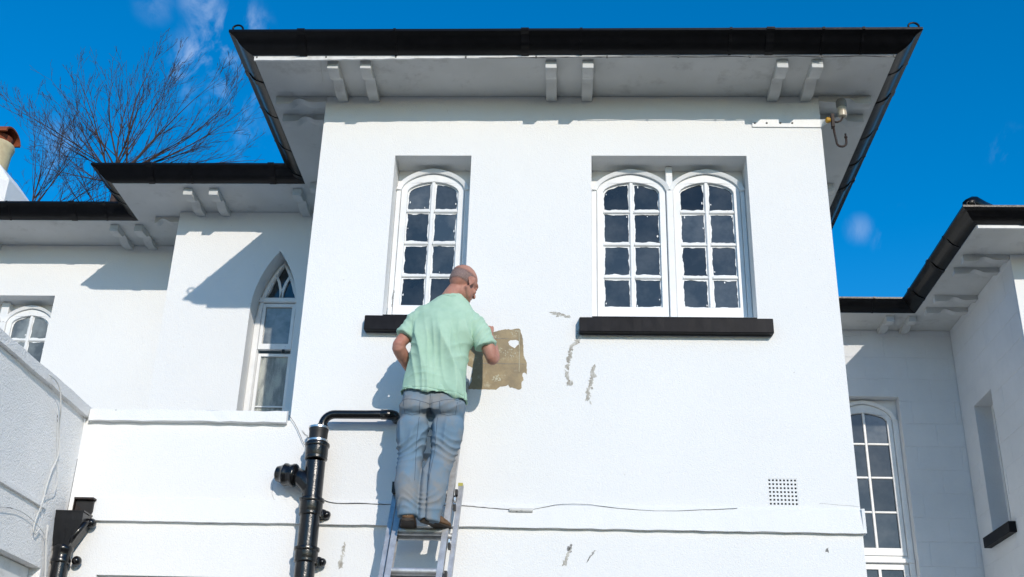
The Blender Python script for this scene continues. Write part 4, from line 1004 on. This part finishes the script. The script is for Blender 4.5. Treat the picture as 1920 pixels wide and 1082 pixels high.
def jeans_d(co, n_):
    x, y, z = co; wv = noise.noise(V(x*6, y*6, z*4)); wv2 = noise.noise(V(x*14, y*14, z*10)+V(3, 0, 0)); d = 0
    side_ = -1 if x < -.825 else 1; lx_ = (x+.825)*side_
    # behind the knees
    k = math.exp(-((z-3.60)/.075)**2); d += k*.011*ridge(z*21+lx_*2.0+wv*1.6)**2-.004*k
    # cuffs
    k = math.exp(-((z-3.275)/.055)**2); d += k*.009*ridge(z*20-lx_*3.0+wv*2.2)**2.0-.004*k
    # crease under the seat and long diagonal folds on the thigh
    k = math.exp(-((z-3.795-.05*abs(lx_-.09)*3)/.018)**2)*(1 if y < -.42 else 0); d -= .011*k
    if y < -.40: d -= .016*math.exp(-((x+.823)/.012)**2)*max(0, min(1, (3.93-z)/.06))
    k = max(0, min(1, (3.80-z)/.05))*max(0, min(1, (z-3.58)/.08)); u = lx_*1.1+(z-3.7)*(.55 if side_ < 0 else -.3)
    d += k*.010*ridge(u*11+wv*.9+.2)**2
    k = max(0, min(1, (3.53-z)/.05))*max(0, min(1, (z-3.34)/.05)); d += k*.005*ridge(lx_*9+z*4+wv*2)**2
    # seat: soft wrinkles
    k = max(0, min(1, (z-3.82)/.03)); d += k*.006*ridge((x*side_*1.2-z)*13+wv*1.4)**2
    # yoke, pockets, seams as small relief
    if y < -.45:
        if abs(x+.822) < .006 and z > 3.82: d += .0018
        for px0, px1 in ((-.985, -.875), (-.765, -.650)):
            if px0 < x < px1 and 3.815 < z < 3.99: d += .0022
    d += .0016*wv2
    return d
remesh(jn_, 'jeans', 'jeans', man, .0062, 5, lambda co, n_: 1.1*jeans_d(co, n_))
from mathutils.bvhtree import BVHTree
def seams(o, lines, r_, m, name, lift=.0004, step=.008):
    me = o.data; bv = BVHTree.FromPolygons([v.co for v in me.vertices], [tuple(p.vertices) for p in me.polygons])
    for ln in lines:
        P = []
        for i in range(len(ln)-1):
            a, b_ = ln[i], ln[i+1]; n = max(1, int(math.dist(a, b_)/step))
            for k in range(n+(1 if i == len(ln)-2 else 0)):
                f = k/n; x, z = a[0]+(b_[0]-a[0])*f, a[1]+(b_[1]-a[1])*f
                h_ = bv.ray_cast(V(x, -1.2, z), V(0, 1, 0))
                if h_[0] is not None and h_[0].y < -.38: P.append(h_[0]+V(0, -lift, 0))
        if len(P) > 2: MB().tube(P, r_, 5).build(name, m, o, True)
jo = [c for c in man.children if c.name == 'jeans'][0]; so_ = [c for c in man.children if c.name == 'shirt'][0]
seams(jo, [[(-.822, 3.93), (-.823, 3.83)], [(-1.0, 3.90), (-.91, 3.885), (-.823, 3.862), (-.74, 3.885), (-.64, 3.895)],
           [(-.985, 3.885), (-.975, 3.815), (-.93, 3.800), (-.885, 3.812), (-.880, 3.878)], [(-.762, 3.878), (-.757, 3.812), (-.712, 3.800), (-.668, 3.812), (-.655, 3.880)],
           [(-.885, 3.79), (-.895, 3.60), (-.890, 3.40)], [(-.775, 3.79), (-.780, 3.60), (-.805, 3.40)]], .0014, 'jean_seam', 'seam')
seams(so_, [[(-1.00, 3.982), (-.92, 3.972), (-.815, 3.958), (-.70, 3.943), (-.62, 3.932)], [(-.797, 4.628), (-.775, 4.616), (-.74, 4.606), (-.705, 4.610)]], .0012, 'shirt_seam', 'seam')

# shoes
def shoe(heel, toe, lift, seed):
    h, t = V(*heel), V(*toe); ax = (t-h).normalized(); sd_ = V(ax.y, -ax.x, 0).normalized(); up_ = sd_.cross(ax).normalized()
    if up_.z < 0: up_ = -up_
    L_ = (t-h).length; root = bpy.data.objects.new('shoe', None)
    def sec(f, hw, z0, z1, n=20, ex=2.6):
        c = h+ax*L_*f; res = []
        for i in range(n):
            a = 2*math.pi*i/n; cc, ss = math.cos(a), math.sin(a)
            x = hw*math.copysign(abs(cc)**(2/ex), cc); z = (z0+z1)/2+(z1-z0)/2*math.copysign(abs(ss)**(2/ex), ss); res.append(c+sd_*x+up_*z)
        return res
    u = MB(); u.rings([sec(.0, .020, .020, .055), sec(.015, .030, .014, .068), sec(.08, .037, .012, .080), sec(.22, .039, .012, .082), sec(.38, .041, .012, .074), sec(.55, .045, .012, .064), sec(.72, .048, .012, .052), sec(.88, .042, .012, .042), sec(.97, .026, .014, .034), sec(1.0, .012, .016, .028)])
    c = h+ax*L_*.13; u.tube([c+up_*.05, c+up_*.080, c+up_*.090, c+up_*.084], [.038, .040, .036, .030], 18)     # padded collar
    o = remesh(u, 'shoe', 'shoe', man, .0042, 3, lambda co, n_: .0016*noise.noise(co*60)+.0012*ridge((co-h).dot(up_)*60))
    s_ = MB(); s_.rings([sec(.0, .022, .0, .018), sec(.02, .034, .0, .02), sec(.10, .041, .0, .02), sec(.30, .040, .002, .02), sec(.45, .041, .004, .018), sec(.6, .049, .0, .018), sec(.75, .052, .0, .018), sec(.9, .045, .003, .018), sec(.98, .028, .006, .018), sec(1.0, .012, .008, .016)])
    s_.build('sole', 'sole', o, 'auto')
    # heel stitching tabs
    for k in (-.5, 0, .5):
        tb = MB(); c0 = h+sd_*k*.045-ax*(.001-.012*abs(k)); tb.tube([c0+up_*.03, c0+up_*.045-ax*.002, c0+up_*.062], [.0022]*3, 6); tb.build('trim', 'scuff', o, True)
    return o
shoe((-.918, -.520, 3.160), (-.940, -.258, 3.150), 0, 1)
shoe((-.826, -.498, 3.160), (-.700, -.292, 3.156), 0, 2)
#@@ENDPERSON@@

#@@TREES@@
# ---------------------------------------------------------------- bare trees behind the left wing
def grow(mb, p, d, L_, r_, level, rr, curl=.15):
    n = 9 if level == 0 else (6 if level == 1 else 4)
    pts, rad = [p.copy()], [r_]; q = p.copy(); d = d.normalized()
    kids = []; bend = Vector((rr.gauss(0, .03), rr.gauss(0, .03), rr.gauss(.03, .03)))
    for i in range(n):
        d = (d+bend*.6+Vector((rr.gauss(0, .035), rr.gauss(0, .035), rr.gauss(0, .03)))).normalized()
        q = q+d*L_/n; pts.append(q.copy()); rad.append(max(.0026, r_*(1-.88*(i+1)/n))); kids.append((q.copy(), d.copy()))
    mb.tube(pts, rad, 5 if level == 0 else (4 if level == 1 else 3), cap=False)
    if level >= 3: return
    m = (9, 4, 2)[level]
    for k in range(m):
        f = rr.uniform(.08, .95) if level == 0 else rr.uniform(.2, .95); j = min(n-1, int(f*n)); kp, kd = kids[j]
        ang = rr.uniform(.20, .58); ax = Vector((rr.gauss(0, 1), rr.gauss(0, 1), rr.gauss(0, 1))).normalized(); side_ = kd.cross(ax).normalized()
        nd = (kd*math.cos(ang)+side_*math.sin(ang)+Vector((0, 0, .12))).normalized()
        grow(mb, kp, nd, L_*rr.uniform(.26, .58)*(1.2-.6*f), max(.003, rad[j+1]*.6), level+1, rr)
def bare_tree(base, limbs, label, seed, trunk_r=.16, lr=.019):
    rr = random.Random(seed); b0 = Vector(base)
    t = empty('bare_tree', label, 'tree', (b0.x, b0.y, 0), 'bare trees behind the house')
    pts = [Vector((b0.x+.25*math.sin(k*.9)*(1-k/8), b0.y, b0.z*k/8)) for k in range(9)]
    MB().tube(pts, [trunk_r*(1.25-.85*k/8) for k in range(9)], 12).build('trunk', 'bark', t, True)
    mb = MB()
    for (ax, L_) in limbs:
        dy = rr.uniform(-.45, .45); a = R(ax+rr.uniform(-3, 3)); d = Vector((math.sin(a), dy, math.cos(a)))
        grow(mb, b0+Vector((rr.uniform(-.12, .12), rr.uniform(-.1, .1), rr.uniform(-.3, .05))), d, L_*rr.uniform(.9, 1.1), lr*rr.uniform(.7, 1.25), 0, rr)
    o = mb.build('crown', 'bark', t, True, fix=False); o['kind'] = 'stuff'
    return t
bare_tree((-8.80, 12, 12.95), [(-70, 2.4), (-58, 2.6), (-50, 3.0), (-42, 2.6), (-35, 2.9), (-27, 3.1), (-20, 2.6), (-14, 2.4), (-7, 2.7), (0, 3.0), (7, 2.6), (14, 2.4), (22, 2.2), (30, 2.2), (38, 2.5), (45, 2.6), (52, 2.8), (60, 2.7), (68, 2.6), (77, 2.5), (88, 2.0), (-82, 2.0)],
          'bare winter tree with fanning twigs rising above the left gutter, nearest the house', 11)
bare_tree((-10.9, 12.8, 12.3), [(-70, 1.6), (-55, 1.8), (-42, 2.2), (-30, 2.8), (-20, 2.4), (-10, 3.0), (-2, 2.4), (8, 2.8), (18, 2.4), (28, 2.5), (38, 2.2), (50, 2.0), (66, 1.8)],
          'smaller tangled bare tree beside the chimney, left of the tall fanning one', 23, .13, .016)
bare_tree((-9.8, 14.0, 12.9), [(-70, 1.6), (-50, 1.8), (-35, 2.2), (-20, 2.4), (-8, 2.0), (4, 2.2), (16, 2.0), (28, 2.4), (44, 2.2), (60, 1.9)],
          'low bushy bare crown between the chimney and the fanning tree, just over the gutter', 37, .12, .015)
